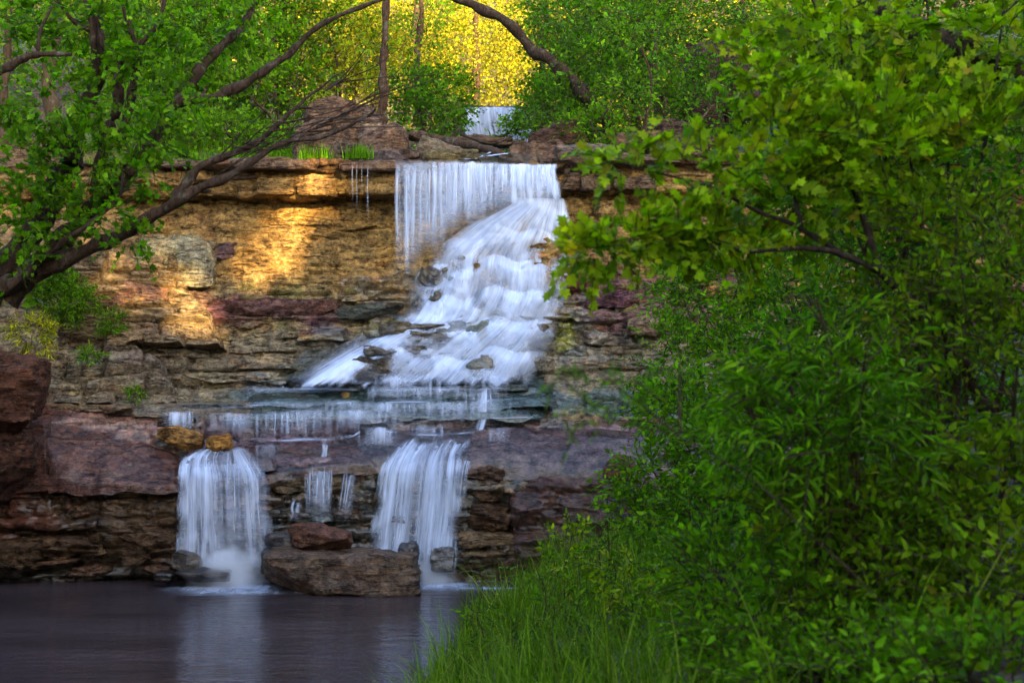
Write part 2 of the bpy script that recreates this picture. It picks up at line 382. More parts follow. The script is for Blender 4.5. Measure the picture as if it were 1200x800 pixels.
# ================================================================== SETTING: ground, pool
def shore_x(Y):      # right shoreline of the pool
    return np.interp(Y, [-30, 0, 10, 18, 22, 25, 27, 40], [-6, -4.4, -2.9, -1.15, -0.45, 0.15, 1.2, 3.0])
def ground_z(X, Y):
    X = np.asarray(X, float); Y = np.asarray(Y, float)
    d = X - shore_x(Y)
    right = np.where(d > 0, 0.45 * d + 0.35 * np.maximum(0, d - 7), 0.8 * d)
    right = np.clip(right, -0.8, 9)
    XL = -0.36 * Y - 1.0
    XL = np.where(Y < 0, -1.0 + 0.02 * Y, XL); XL = np.minimum(XL, -4.6)
    left = np.clip(1.6 * (XL - X), -0.8, 8.6)
    low = np.maximum(right, left)
    low = low + 0.25 * (fbm(np.stack([X * .5, Y * .5, X * 0], -1), 3) - .5) * (low > -0.5)
    xc = np.interp(Y, [28, 45, 70], [-0.2, -0.4, 0.0])
    w = np.abs(X - xc)
    up = 8.05 + 0.15 * np.clip(Y - 31, 0, 14) + 0.95 * ss(44.6, 45.2, Y) + 0.05 * np.clip(Y - 45, 0, 30)
    up = up + 0.42 * np.clip(w - 4.2, 0, 30) * ss(30.5, 34, Y)
    up = up + 0.45 * np.clip(Y - 66, 0, 90)
    up = up + 0.35 * (fbm(np.stack([X * .4, Y * .4, X * 0 + 5], -1), 4) - .5)
    up = np.where((Y < 31.2), np.minimum(up, 7.85), up)
    t = ss(29.9, 30.6, Y)
    return low * (1 - t) + np.maximum(up, low) * t

def axis(lo, a, b, hi, step):
    core = np.arange(a, b, step)
    l = a - np.geomspace(step, a - lo, 16)[::-1]; h = b + np.geomspace(step, hi - b, 16)
    return np.concatenate([l, core, h])
gx = axis(-500, -14, 14, 500, 0.35); gy = axis(-500, -3, 70, 700, 0.35)
GX, GY = np.meshgrid(gx, gy)
GZ = ground_z(GX, GY)
GV = np.stack([GX, GY, GZ], -1).reshape(-1, 3)
gr = link('ground', mesh('ground', GV, grid_faces(len(gy), len(gx)), SOIL)); tag(gr, 'leaf littered soil of the gorge banks and wooded slopes', kind='structure')

px_, py_ = np.meshgrid(np.linspace(-22, 6, 60), np.linspace(-8, 28.5, 80))
wv = np.stack([px_, py_, 0 * px_], -1).reshape(-1, 3)
pool = link('water', mesh('water', wv, grid_faces(80, 60), POOL)); tag(pool, 'dark rippled plunge pool below the falls', kind='structure')

# ================================================================== CLIFF
STN = [-250, 0, 60, 130, 200, 265, 400, 470, 560, 650, 720, 850, 1300]
PR = [
 [(684,25.4),(580,25.0),(560,25.0),(490,25.3),(470,25.5),(455,25.7),(440,25.9),(425,26.2),(350,27.0),(290,27.8),(240,28.5),(230,28.4),(210,28.2),(190,28.1)],
 [(682,25.6),(585,25.45),(572,25.5),(485,26.2),(472,26.4),(458,26.6),(448,26.8),(436,27.1),(365,27.9),(300,28.6),(240,29.2),(228,29.2),(212,29.0),(192,28.9)],
 [(682,25.7),(583,25.5),(572,25.55),(487,26.4),(472,26.6),(462,26.8),(452,27.0),(440,27.4),(372,28.2),(305,28.9),(240,29.4),(230,29.3),(212,29.0),(190,28.9)],
 [(681,25.75),(580,25.6),(570,25.65),(508,26.7),(482,26.85),(471,27.3),(463,27.5),(450,28.0),(380,28.6),(310,29.2),(235,29.5),(230,29.2),(208,29.0),(187,28.75)],
 [(680,25.8),(578,25.7),(562,25.75),(533,26.8),(487,27.0),(475,27.6),(468,27.8),(456,28.2),(385,28.8),(310,29.3),(233,29.5),(231,29.1),(206,28.9),(186,28.7)],
 [(680,25.8),(560,25.75),(538,25.9),(520,27.0),(487,27.1),(474,27.7),(466,27.9),(455,28.4),(380,29.1),(305,29.4),(233,29.5),(231,29.05),(204,28.9),(186,28.65)],
 [(679,25.9),(575,25.9),(540,26.0),(515,27.0),(487,27.1),(474,27.8),(464,28.0),(454,28.5),(375,29.2),(300,29.4),(233,29.5),(231,29.05),(204,28.9),(187,28.6)],
 [(679,25.9),(570,25.9),(540,26.05),(505,27.0),(488,27.2),(474,27.7),(462,27.8),(450,28.3),(375,29.1),(300,29.4),(233,29.5),(231,29.1),(206,28.9),(190,28.6)],
 [(679,25.9),(565,25.95),(540,26.1),(498,27.2),(486,27.3),(470,27.6),(455,27.7),(445,28.2),(370,29.0),(300,29.3),(235,29.5),(230,29.3),(210,29.0),(193,28.6)],
 [(680,25.8),(575,25.9),(553,26.1),(500,27.2),(488,27.4),(474,27.8),(460,28.0),(440,28.4),(370,28.9),(295,29.2),(228,29.4),(226,29.2),(200,29.0),(192,28.6)],
 [(681,25.7),(585,25.8),(562,26.1),(503,27.2),(490,27.4),(480,27.8),(466,28.0),(440,28.4),(370,28.8),(290,29.1),(228,29.4),(225,29.1),(200,28.9),(180,28.6)],
 [(681,25.6),(590,25.8),(560,26.1),(505,27.1),(490,27.2),(470,27.6),(455,27.8),(435,28.1),(365,28.5),(280,28.9),(225,29.2),(222,29.0),(198,28.8),(178,28.6)],
 [(681,25.2),(590,25.3),(560,25.6),(505,26.4),(490,26.6),(470,27.0),(455,27.2),(435,27.5),(365,28.0),(280,28.4),(225,28.8),(222,28.6),(198,28.4),(178,28.2)]]
PRpy = np.array([[p[0] for p in s] for s in PR], float); PRY = np.array([[p[1] for p in s] for s in PR], float)
NR = PRpy.shape[1]
CL = [(238, 606), (262, 560), (300, 508), (345, 488), (375, 468), (400, 416), (452, 322)]
CR = [(232, 655), (270, 664), (340, 660), (400, 642), (448, 618)]
def cas_left(py): return np.interp(py, [c[0] for c in CL], [c[1] for c in CL])
def cas_right(py): return np.interp(py, [c[0] for c in CR], [c[1] for c in CR])
NST = 6
def stair(t, px):
    tt = np.clip(t + 0.03 * np.sin(px * 0.045) + 0.02 * np.sin(px * 0.11 + 1), 0, 1) * NST
    fl = np.floor(tt); fr = tt - fl
    return (fl + ss(0.0, 0.35, fr)) / NST, fr
def mound(px, py):
    t = (py - 236) / (450 - 236.0)
    m = ss(-15, 40, px - cas_left(py)) * ss(-25, 30, cas_right(py) - px) * ss(-0.02, 0.05, t) * (1 - ss(1.0, 1.08, t))
    st, fr = stair(t, px)
    return m * (0.12 + 0.75 * st)
def profile_at(px, k):
    return np.interp(px, STN, PRpy[:, k]), np.interp(px, STN, PRY[:, k])

def cliff_row(X, k):
    px = 600 + F * X / 27.0
    for _ in range(4):
        py, Y = profile_at(px, k); px = 600 + F * X / Y
    return px, py, Y

# rock colours by place (the stone's own colour): ochre beds, purple-brown bands, grey-tan beds, wet teal film, moss
def rock_colour(px, py, P, seed=0):
    n = fbm(P * np.array([.8, .8, 2.0]), 21 + seed, 4); n2 = fbm(P * 1.7, 31 + seed, 3)
    qx = px + 120 * (n - .5); qy = py + 46 * (n2 - .5)
    ochre = np.array([.36, .235, .095]); tan = np.array([.30, .235, .13]); purple = np.array([.165, .085, .095])
    grey = np.array([.27, .235, .165]); brown = np.array([.115, .068, .036]); red = np.array([.20, .085, .055])
    teal = np.array([.055, .10, .115]); moss = np.array([.22, .24, .03]); shelf = np.array([.20, .125, .15]); slab = np.array([.26, .145, .125])
    c = np.broadcast_to(tan, P.shape).copy()
    def mixin(col, m):
        nonlocal c
        m = np.clip(m, 0, 1)[..., None]; c = c * (1 - m) + col * m
    mixin(ochre, ss(180, 215, qy) * (1 - ss(325, 350, qy)))
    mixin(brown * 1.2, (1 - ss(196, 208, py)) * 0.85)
    mixin(purple, ss(345, 355, qy) * (1 - ss(378, 390, qy)) * ss(220, 260, qx) * (1 - ss(440, 480, qx)) * ss(.3, .5, n))
    mixin(purple * 1.2, ss(320, 330, qy) * (1 - ss(400, 410, qy)) * ss(640, 670, qx) * ss(.35, .5, n2) * .8)
    mixin(grey, ss(385, 400, qy) * (1 - ss(458, 470, qy)))
    mixin(grey * np.array([1.0, .93, .86]), (1 - ss(95, 170, px + .35 * (py - 300))) * ss(235, 300, qy) * (1 - ss(470, 480, qy)) * .75)
    mixin(teal * 1.5, ss(455, 462, qy) * (1 - ss(486, 490, qy)) * ss(210, 300, qx) * .75)
    mixin(shelf, ss(490, 498, py) * (1 - ss(545, 570, qy)) * ss(215, 250, px))
    mixin(slab, ss(478, 485, py) * (1 - ss(565, 578, qy)) * (1 - ss(190, 225, px)))
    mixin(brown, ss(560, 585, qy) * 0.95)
    mixin(np.array([.25, .17, .12]), ss(620, 650, qy) * (1 - ss(662, 672, qy)) * .55)
    mixin(red * .8, (1 - ss(20, 70, qx)) * ss(400, 430, qy))
    # wet, algae-dark rock beside and under the water
    wet = np.maximum.reduce([ss(-45, 10, qx - cas_left(qy)) * ss(-45, 0, cas_right(qy) - qx) * ss(300, 340, qy) * (1 - ss(455, 470, qy)),
        ss(180, 215, qx) * (1 - ss(335, 360, qx)) * ss(515, 545, qy),
        ss(340, 360, qx) * (1 - ss(555, 600, qx)) * ss(500, 520, qy),
        ss(250, 300, qx) * (1 - ss(650, 700, qx)) * ss(450, 465, qy) * (1 - ss(500, 520, qy)),
        ss(370, 400, qx) * (1 - ss(475, 500, qx)) * ss(318, 330, qy) * (1 - ss(385, 395, qy)) * .8,
        ss(655, 670, qx) * (1 - ss(690, 705, qx)) * ss(340, 360, qy) * (1 - ss(420, 430, qy)) * .9,
        ss(612, 618, qx) * (1 - ss(626, 634, qx)) * ss(535, 560, qy) * .8,
        ss(664, 676, py) * .9])
    mixin(teal * (0.7 + 0.6 * n[..., None]), wet * .62 * ss(.35, .6, n))
    damp = np.clip(np.maximum(wet, ss(485, 500, py) * .75), 0, 1)
    mixin(moss, ss(648, 656, px + 16 * (n - .5)) * (1 - ss(668, 680, px + 16 * (n - .5))) * ss(360, 372, qy) * (1 - ss(405, 415, qy)) * .9)
    mixin(moss * .7, ss(.60, .70, n2) * ss(330, 350, qy) * (1 - ss(380, 420, qy)) * .5)
    mixin(np.array([.34, .37, .27]), ss(150, 170, qx) * (1 - ss(230, 245, qx)) * ss(275, 285, qy) * (1 - ss(325, 340, qy)) * .8)
    c = c * (0.72 + 0.56 * fbm(P * np.array([2.5, 2.5, 7.0]), 41 + seed, 3)[..., None])
    return np.concatenate([np.clip(c, .01, .9), damp[..., None]], -1)

# bedding planes
bz = [-1.2]; lrng = np.random.default_rng(5)
while bz[-1] < 9.5: bz.append(bz[-1] + lrng.choice([.09, .13, .17, .22, .3, .4], p=[.15, .22, .22, .2, .13, .08]))
bz = np.array(bz); loff = lrng.uniform(-1, 1, len(bz) + 1); lw = lrng.uniform(.35, 1.3, len(bz) + 1); lsh = lrng.uniform(0, 5, len(bz) + 1)
def bedding(P):
    X, Z = P[..., 0], P[..., 2]
    zz = Z + .28 * (fbm(np.stack([X * .35, Z * .2, 0 * X], -1), 51, 2) - .5) + .05 * (fbm(P * 3, 52, 2) - .5)
    k = np.searchsorted(bz, zz); k = np.clip(k, 1, len(bz) - 1)
    f = (zz - bz[k - 1]) / (bz[k] - bz[k - 1])
    th = bz[k] - bz[k - 1]
    xs = (X + lsh[k] + .12 * (fbm(P * 2.2, 53, 2) - .5)) / lw[k]
    ci = np.floor(xs).astype(np.int64); cf = xs - ci
    cell = _hash(ci, k, 0 * k, 9) * 2 - 1
    ed = np.minimum(np.minimum(f, 1 - f) * th, .6 * np.minimum(cf, 1 - cf) * lw[k])
    groove = np.exp(-(ed / .022) ** 2)
    run = fbm(np.stack([X * .5, Z * 3.0, 0 * X], -1), 54, 2) * 2 - 1
    return .12 * loff[k] + .12 * cell + .22 * run, groove

def vnorm(G):
    du = np.gradient(G, axis=1); dv = np.gradient(G, axis=0)
    n = np.cross(du, dv); return n / (np.linalg.norm(n, axis=-1)[..., None] + 1e-9)

def build_cliff():
    Xs = np.concatenate([np.arange(-13, -10.2, .12), np.arange(-10.2, 4.6, .035), np.arange(4.6, 14, .12)])
    rows = []
    def pt(k):
        px, py, Y = cliff_row(Xs, k)
        return np.stack([Xs, Y, CZ - (py - 400) / F * Y], -1)
    pts = [pt(0) + np.array([0, 0, -1.0])] + [pt(k) for k in range(NR)]
    lip = pts[-1]
    pts.append(lip + np.array([0, 1.1, .0])); pts.append(np.stack([Xs, 0 * Xs + 31.6, np.maximum(lip[:, 2], ground_z(Xs, 0 * Xs + 31.6) + .02)], -1))
    out = []
    for a, b in zip(pts[:-1], pts[1:]):
        L = np.linalg.norm(b - a, axis=1).mean()
        n = max(2, int(L / (.034 if b is not pts[-1] and b is not pts[-2] else .12)))
        t = np.arange(n) / n
        out.append(a[None] * (1 - t)[:, None, None] + b[None] * t[:, None, None])
    out.append(pts[-1][None])
    G = np.concatenate(out, 0)
    # soften profile corners a little
    for _ in range(3):
        G[1:-1] = .25 * G[:-2] + .5 * G[1:-1] + .25 * G[2:]
    px, py = topx(G)
    G[..., 1] += .35 * (fbm(G * np.array([.45, .2, .7]), 65, 2) - .5) * ss(3.6, 4.2, G[..., 2])
    face = ss(3.4, 3.7, G[..., 2]) * (1 - ss(7.6, 7.8, G[..., 2]))
    G[..., 1] -= mound(px, py) * face
    N = vnorm(G)
    if N[..., 1].mean() > 0: N = -N
    d, groove = bedding(G)
    big = fbm(G * .55, 61, 3) - .5; med = fbm(G * 1.6, 62, 4) - .5; fine = fbm(G * np.array([6, 6, 11.]), 63, 3) - .5
    vert = np.clip(1 - np.abs(N[..., 2]), 0, 1)
    massive = ss(232, 245, py) * (1 - ss(325, 350, py))                     # the thick ochre bed
    low = ss(562, 590, py)
    amp = (.85 - .68 * massive + .35 * low) * (.25 + .75 * vert)
    cv = vn(np.stack([G[..., 0] * .8, G[..., 2] * 7.5, G[..., 1] * .3], -1), 66); crev = np.exp(-((cv - .5) / .05) ** 2) * ss(.4, .6, fbm(G * 1.1, 67, 2))
    disp = - .09 * crev * vert + amp * d + .42 * big * vert + (.26 + .22 * massive) * med + .13 * fine - .17 * groove * (.15 + .85 * vert) * (1 - .75 * massive) * ss(.38, .6, fbm(G * np.array([.9, .9, 3.]), 64, 2))
    slabm = ss(478, 488, py) * (1 - ss(560, 575, py)) * (1 - ss(190, 225, px))
    disp = disp * (1 - .45 * slabm)
    disp = disp * ss(31.5, 30.0, G[..., 1])
    G2 = G + N * disp[..., None]
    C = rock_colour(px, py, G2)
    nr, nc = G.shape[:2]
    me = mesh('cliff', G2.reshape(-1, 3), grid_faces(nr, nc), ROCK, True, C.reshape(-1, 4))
    o = link('cliff', me); tag(o, 'layered ochre and purple brown rock cliff with stepped ledges', kind='structure')
    return o, G2
cliff, CG = build_cliff()
CPX, CPY = topx(CG)

def cliff_Y(px, py):
    """front-most distance of the built cliff near a pixel"""
    m = (np.abs(CPX - px) < 4) & (np.abs(CPY - py) < 4)
    if not m.any(): m = (np.abs(CPX - px) < 14) & (np.abs(CPY - py) < 14)
    return float(CG[..., 1][m].min()) if m.any() else 29.0

# ------------------------------------------------------------------ single stones
_cube = {}
def cube_grid(n):
    if n in _cube: return _cube[n]
    a, b, c = n; V = []; Fc = []; off = 0
    for ax, (p, q) in ((0, (b, c)), (1, (a, c)), (2, (a, b))):
        u, v = np.meshgrid(np.linspace(-1, 1, p + 1), np.linspace(-1, 1, q + 1), indexing='ij')
        for s in (-1, 1):
            w = np.full_like(u, s)
            P = {0: (w, u, v), 1: (u, w, v), 2: (u, v, w)}[ax]
            P = np.stack(P, -1).reshape(-1, 3); f = grid_faces(p + 1, q + 1)
            if (s > 0) == (ax == 1): f = f[:, ::-1]
            V.append(P); Fc.append(f + off); off += len(P)
    V = np.concatenate(V); Fc = np.concatenate(Fc)
    _, i, inv = np.unique(np.round(V * 1e4).astype(int), axis=0, return_index=True, return_inverse=True)
    _cube[n] = (V[i], inv.ravel()[Fc][:, ::-1]); return _cube[n]

def stone(center, size, seed, n=(12, 8, 8), k=7.0, rough=.10, cuts=5, rot=0.0, tilt=0.0):
    r = np.random.default_rng(seed)
    V, Fc = cube_grid(n)
    nrm = (np.abs(V) ** k).sum(1) ** (1 / k)
    P = V / nrm[:, None]
    for _ in range(cuts):
        d = r.normal(size=3); d /= np.linalg.norm(d); lim = r.uniform(.74, 1.1)
        e = np.maximum(0, P @ d - lim); P = P - e[:, None] * d
    P = P * np.asarray(size) / 2
    s = float(np.mean(size))
    D = P / (np.linalg.norm(P, axis=1)[:, None] + 1e-9)
    off = r.uniform(0, 90, 3)
    P = P + D * (rough * s * ((fbm(P * 2.2 / s + off, seed % 50, 3) - .5) * 1.6 + (fbm(P * np.array([5, 5, 11]) / s + off, seed % 50 + 3, 3) - .5) * 1.1))[:, None]
    lam = vn(np.stack([P[:, 2] * 15 + off[0], P[:, 0] * .8 + off[1], P[:, 1] * .8], -1), seed % 50 + 9) - .5
    P[:, :2] *= (1 + np.minimum(.16, .05 / s) * lam * (1 - .5 * np.abs(D[:, 2])))[:, None]
    ct, st = math.cos(tilt), math.sin(tilt); P = P @ np.array([[ct, 0, st], [0, 1, 0], [-st, 0, ct]]).T
    cr, sr = math.cos(rot), math.sin(rot); P = P @ np.array([[cr, -sr, 0], [sr, cr, 0], [0, 0, 1]]).T
    return P + np.asarray(center), Fc

def stone_obj(name, center, size, seed, parent=None, colour=None, wet=0.0, **kw):
    V, Fc = stone(center, size, seed, **kw)
    px, py = topx(V)
    if colour is None: C = rock_colour(px, py, V, seed % 7)
    else:
        C = np.concatenate([np.asarray(colour)[None] * (.7 + .6 * fbm(V * 5, seed % 40, 3))[:, None], np.full((len(V), 1), wet)], 1)
    me = mesh(name, V - np.asarray(center), Fc, ROCK, True, C); me.set_sharp_from_angle(angle=R(30))
    o = link(name, me, parent, None)
    o.location = [float(v) for v in center]
    return o

def block(px0, px1, py0, py1, out, depth, seed, Y=None, colour=None, name='rock_block', **kw):
    """a stone of the cliff, standing proud of its face by 'out' metres"""
    cx, cy = (px0 + px1) / 2, (py0 + py1) / 2
    yf = (Y if Y is not None else cliff_Y(cx, cy)) - out
    c = at(cx, cy, yf); c[1] += depth / 2
    sz = ((px1 - px0) / F * yf, depth, (py1 - py0) / F * yf)
    return stone_obj(name, c, sz, seed, parent=cliff, colour=colour, **kw)

sd = 100
def nseed():
    global sd; sd += 1; return sd
# capping slab of the upper ledge, and the row of blocks under it
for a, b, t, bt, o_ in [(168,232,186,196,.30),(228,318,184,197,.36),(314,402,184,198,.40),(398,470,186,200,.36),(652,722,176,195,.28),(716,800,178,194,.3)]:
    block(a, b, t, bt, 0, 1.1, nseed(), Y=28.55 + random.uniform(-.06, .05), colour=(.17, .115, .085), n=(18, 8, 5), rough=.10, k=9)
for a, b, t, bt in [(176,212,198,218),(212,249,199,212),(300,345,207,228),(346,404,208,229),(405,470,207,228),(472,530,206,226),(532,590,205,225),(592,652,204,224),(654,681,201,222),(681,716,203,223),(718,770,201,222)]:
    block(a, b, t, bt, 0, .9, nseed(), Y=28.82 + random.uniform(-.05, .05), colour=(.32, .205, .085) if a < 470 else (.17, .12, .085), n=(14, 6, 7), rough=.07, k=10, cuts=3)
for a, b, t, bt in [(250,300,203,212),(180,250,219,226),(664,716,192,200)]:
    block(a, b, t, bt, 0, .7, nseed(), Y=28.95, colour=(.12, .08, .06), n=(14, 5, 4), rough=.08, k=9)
# large single blocks in the upper face
for a, b, t, bt, o_, col_ in [(243,279,285,311,.10,(.16,.10,.10)),(146,246,279,342,.50,(.34,.31,.20)),(104,188,326,374,.62,(.21,.125,.095)),(262,392,350,374,.22,(.155,.088,.082)),
        (196,258,338,362,.16,(.20,.13,.10)),(255,330,374,388,.10,None),(395,470,357,374,.10,(.085,.095,.085)),
        (660,690,322,345,.16,(.19,.075,.06)),(690,758,338,362,.14,(.17,.085,.10)),(668,735,364,384,.14,None),(735,800,366,392,.12,None),
        (655,700,232,262,.10,None),(700,752,236,268,.10,None),(662,720,268,292,.10,None),(660,700,296,318,.12,None),(704,760,300,322,.12,None)]:
    block(a, b, t, bt, o_, .8, nseed(), colour=col_, n=(20, 9, 11), rough=.15, k=12, cuts=9, rot=random.uniform(-.15, .15))
# thin beds of the lower left face: rows of stones
def bed(px0, px1, pyc, th, wmin, wmax, out, slope=0.0, seed=0, colour=None, rough=.2, gap=2):
    x = px0; r = random.Random(seed)
    while x < px1:
        w = r.uniform(wmin, wmax) * 1.25; y = pyc + slope * (x - px0) + r.uniform(-4, 4); h = th * r.uniform(.6, 1.35)
        block(x, min(x + w, px1 + 6), y - h / 2, y + h / 2, out * r.uniform(-.2, 1.1), r.uniform(.35, .6), nseed(), colour=colour, n=(20, 7, 8), rough=rough, k=14, cuts=7, tilt=r.uniform(-.03, .03), rot=r.uniform(-.12, .12))
        x += w * r.uniform(.85, 1.0) + (r.uniform(8, 40) if r.random() < .3 else 0)
bed(130, 400, 398, 12, 26, 60, .12, -.01, 1); bed(120, 345, 413, 13, 24, 60, .12, 0, 2); bed(130, 340, 429, 13, 30, 70, .14, 0, 3)
bed(110, 330, 444, 12, 30, 80, .16, .01, 4)
bed(150, 250, 262, 12, 24, 44, .08, 0, 5); bed(140, 240, 246, 12, 18, 34, .09, 0, 6); bed(280, 460, 262, 10, 30, 60, .05, 0, 7)
bed(400, 470, 345, 12, 22, 40, .07, 0, 8)
bed(330, 470, 392, 12, 20, 44, .10, 0, 9)
bed(645, 790, 398, 12, 20, 48, .10, 0, 10); bed(640, 790, 412, 12, 24, 60, .10, 0, 11); bed(632, 790, 427, 12, 24, 60, .10, 0, 12)
# stepped shelf edges
bed(90, 215, 478, 9, 40, 80, .12, .02, 13, (.20, .15, .10)); bed(215, 640, 476, 8, 50, 110, .08, 0, 14, (.11, .13, .13)); bed(90, 200, 491, 10, 40, 80, .05, .08, 15, (.085, .06, .05))
bed(300, 640, 461, 8, 50, 120, .08, -.01, 16, (.12, .15, .145)); bed(640, 770, 482, 10, 40, 80, .08, 0, 17)
# undercut wall below the shelf
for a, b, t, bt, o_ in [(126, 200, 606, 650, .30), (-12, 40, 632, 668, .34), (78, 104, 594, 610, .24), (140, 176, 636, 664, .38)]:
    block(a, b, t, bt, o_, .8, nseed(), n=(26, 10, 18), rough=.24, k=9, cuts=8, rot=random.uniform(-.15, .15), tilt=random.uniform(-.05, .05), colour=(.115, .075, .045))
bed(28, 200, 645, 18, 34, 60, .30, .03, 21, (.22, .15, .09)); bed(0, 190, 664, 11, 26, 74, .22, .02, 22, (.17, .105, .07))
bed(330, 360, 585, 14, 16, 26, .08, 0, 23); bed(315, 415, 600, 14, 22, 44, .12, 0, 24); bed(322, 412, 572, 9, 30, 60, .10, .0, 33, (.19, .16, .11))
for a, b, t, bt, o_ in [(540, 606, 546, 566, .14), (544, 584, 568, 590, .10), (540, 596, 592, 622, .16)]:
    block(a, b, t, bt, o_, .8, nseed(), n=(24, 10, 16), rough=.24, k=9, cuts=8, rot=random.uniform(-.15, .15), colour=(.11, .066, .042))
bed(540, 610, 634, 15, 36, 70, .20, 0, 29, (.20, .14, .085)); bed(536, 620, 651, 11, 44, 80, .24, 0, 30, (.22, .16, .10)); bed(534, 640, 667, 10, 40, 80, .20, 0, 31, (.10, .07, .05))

def patch(corners, seed, thick=.7, nu=60, nv=26, amp=.10, colour=None, wet=None, bulge=0.0, name='rock_slab', strata=0.0):
    # a slab: its weathered upper face given by four corners (top left, top right, bottom right, bottom left), with thickness behind it
    c = [at(*q) for q in corners]
    u = np.linspace(0, 1, nu)[None, :, None]; v = np.linspace(0, 1, nv)[:, None, None]
    G = (c[0] * (1 - u) + c[1] * u) * (1 - v) + (c[3] * (1 - u) + c[2] * u) * v
    n = np.cross(c[1] - c[0], c[3] - c[0]); n /= np.linalg.norm(n)
    if n[1] > 0: n = -n
    e = np.minimum(np.minimum(u, 1 - u) * 3, np.minimum(v, 1 - v) * 1.4)[..., 0]
    wob = fbm(G * np.array([2.2, 2.2, 2.2]), seed, 3) - .5
    G[..., 2] += .22 * wob * (1 - ss(0, .35, e)); G[..., 0] += .22 * (fbm(G * 2 + 7, seed, 2) - .5) * (1 - ss(0, .35, e))
    d = amp * ((fbm(G * np.array([1.2, 1.2, 3.0]), seed + 1, 4) - .5) * 1.6 + (fbm(G * np.array([4, 4, 14.]), seed + 2, 3) - .5) * .7) + bulge * (1 - (2 * v[..., 0] - 1) ** 2) - .10 * (1 - ss(0, .16, e))
    if strata:
        bd, gv = bedding(G); d = d + strata * (.9 * bd - .16 * gv)
    G = G + n * d[..., None]
    back = G.copy(); back[..., 1] += thick; back[..., 2] -= .12
    ring = np.concatenate([np.stack([0 * np.arange(nu), np.arange(nu)], 1), np.stack([np.arange(1, nv), 0 * np.arange(1, nv) + nu - 1], 1), np.stack([0 * np.arange(nu - 1) + nv - 1, np.arange(nu - 2, -1, -1)], 1), np.stack([np.arange(nv - 2, 0, -1), 0 * np.arange(nv - 2, 0, -1)], 1)])
    Rf = G[ring[:, 0], ring[:, 1]]; Rb = Rf + np.array([0, thick, -.10]); m = len(ring)
    V = np.concatenate([G.reshape(-1, 3), Rf, Rb]); o0 = nu * nv; a = np.arange(m)
    sk = np.stack([o0 + a, o0 + (a + 1) % m, o0 + m + (a + 1) % m, o0 + m + a], 1)
    px, py = topx(V)
    C = rock_colour(px, py, V, seed % 7)
    if colour is not None: C[:, :3] = np.asarray(colour) * (.6 + .8 * fbm(V * np.array([2, 2, 5.]), seed + 3, 4))[:, None]
    if wet is not None: C[:, 3] = wet
    ctr = G.mean((0, 1))
    o = link(name, mesh(name, V - ctr, [grid_faces(nv, nu), sk], ROCK, True, C), cliff); o.location = [float(q) for q in ctr]
    return o
patch([(44, 486, 26.35), (214, 532, 26.45), (210, 576, 25.42), (58, 572, 25.35)], 401, amp=.16, colour=(.145, .078, .066), wet=.4, bulge=.08)
patch([(-60, 500, 26.0), (56, 490, 26.2), (62, 574, 25.40), (-60, 580, 25.3)], 402, amp=.18, colour=(.12, .058, .042), wet=.2)
patch([(-40, 574, 25.60), (112, 576, 25.62), (108, 652, 25.45), (-40, 655, 25.40)], 411, amp=.42, strata=.5, colour=(.115, .072, .043), nv=44, nu=80, wet=.1, thick=.5)
patch([(96, 577, 25.62), (212, 577, 25.72), (206, 650, 25.60), (100, 652, 25.45)], 412, amp=.42, strata=.5, colour=(.11, .072, .042), nv=44, nu=66, wet=.2, thick=.5)
patch([(598, 556, 25.75), (780, 560, 25.55), (790, 676, 25.15), (604, 674, 25.45)], 413, amp=.40, strata=.25, colour=(.115, .062, .048), nv=60, nu=80, wet=.45, thick=.6, bulge=.16)
patch([(214, 523, 26.6), (330, 521, 26.6), (322, 545, 25.72), (212, 546, 25.70)], 403, amp=.09, colour=(.085, .058, .064), wet=1.0, bulge=.06)
patch([(285, 520, 26.65), (420, 517, 26.6), (440, 548, 25.80), (305, 560, 25.75)], 404, amp=.12, colour=(.10, .058, .058), wet=1.0, bulge=.08)
patch([(400, 502, 27.0), (566, 497, 27.0), (552, 545, 25.90), (428, 545, 25.85)], 405, amp=.12, colour=(.08, .065, .078), wet=1.0, bulge=.10)
patch([(545, 498, 27.1), (765, 500, 27.0), (770, 566, 25.65), (538, 552, 25.85)], 406, amp=.16, colour=(.115, .076, .084), wet=.9, bulge=.22, nu=80)
patch([(90, 466, 27.2), (300, 468, 27.5), (300, 480, 26.9), (88, 478, 26.75)], 407, amp=.08, colour=(.22, .19, .14), wet=.3, thick=.4, nv=12)
patch([(295, 456, 28.0), (650, 452, 28.0), (645, 474, 27.15), (290, 470, 27.3)], 408, amp=.10, colour=(.065, .115, .12), wet=1.0, thick=.4, nv=16, nu=90)
patch([(206, 474, 27.5), (640, 471, 27.5), (636, 487, 27.02), (203, 485, 26.88)], 414, amp=.09, colour=(.075, .12, .12), wet=1.0, thick=.3, nv=12, nu=90)
patch([(420, 441, 28.2), (640, 440, 28.2), (640, 456, 27.5), (425, 458, 27.5)], 415, amp=.10, colour=(.065, .105, .11), wet=1.0, thick=.3, nv=12, nu=60)
patch([(30, 400, 27.4), (150, 400, 28.0), (215, 468, 27.2), (62, 472, 26.5)], 409, amp=.22, strata=1.3, colour=(.24, .20, .145), thick=.5, nv=70, nu=90)
patch([(86, 300, 28.5), (200, 300, 28.8), (262, 402, 28.1), (60, 410, 27.6)], 410, amp=.30, strata=1.3, colour=(.25, .19, .12), thick=.5, nv=90, nu=100)
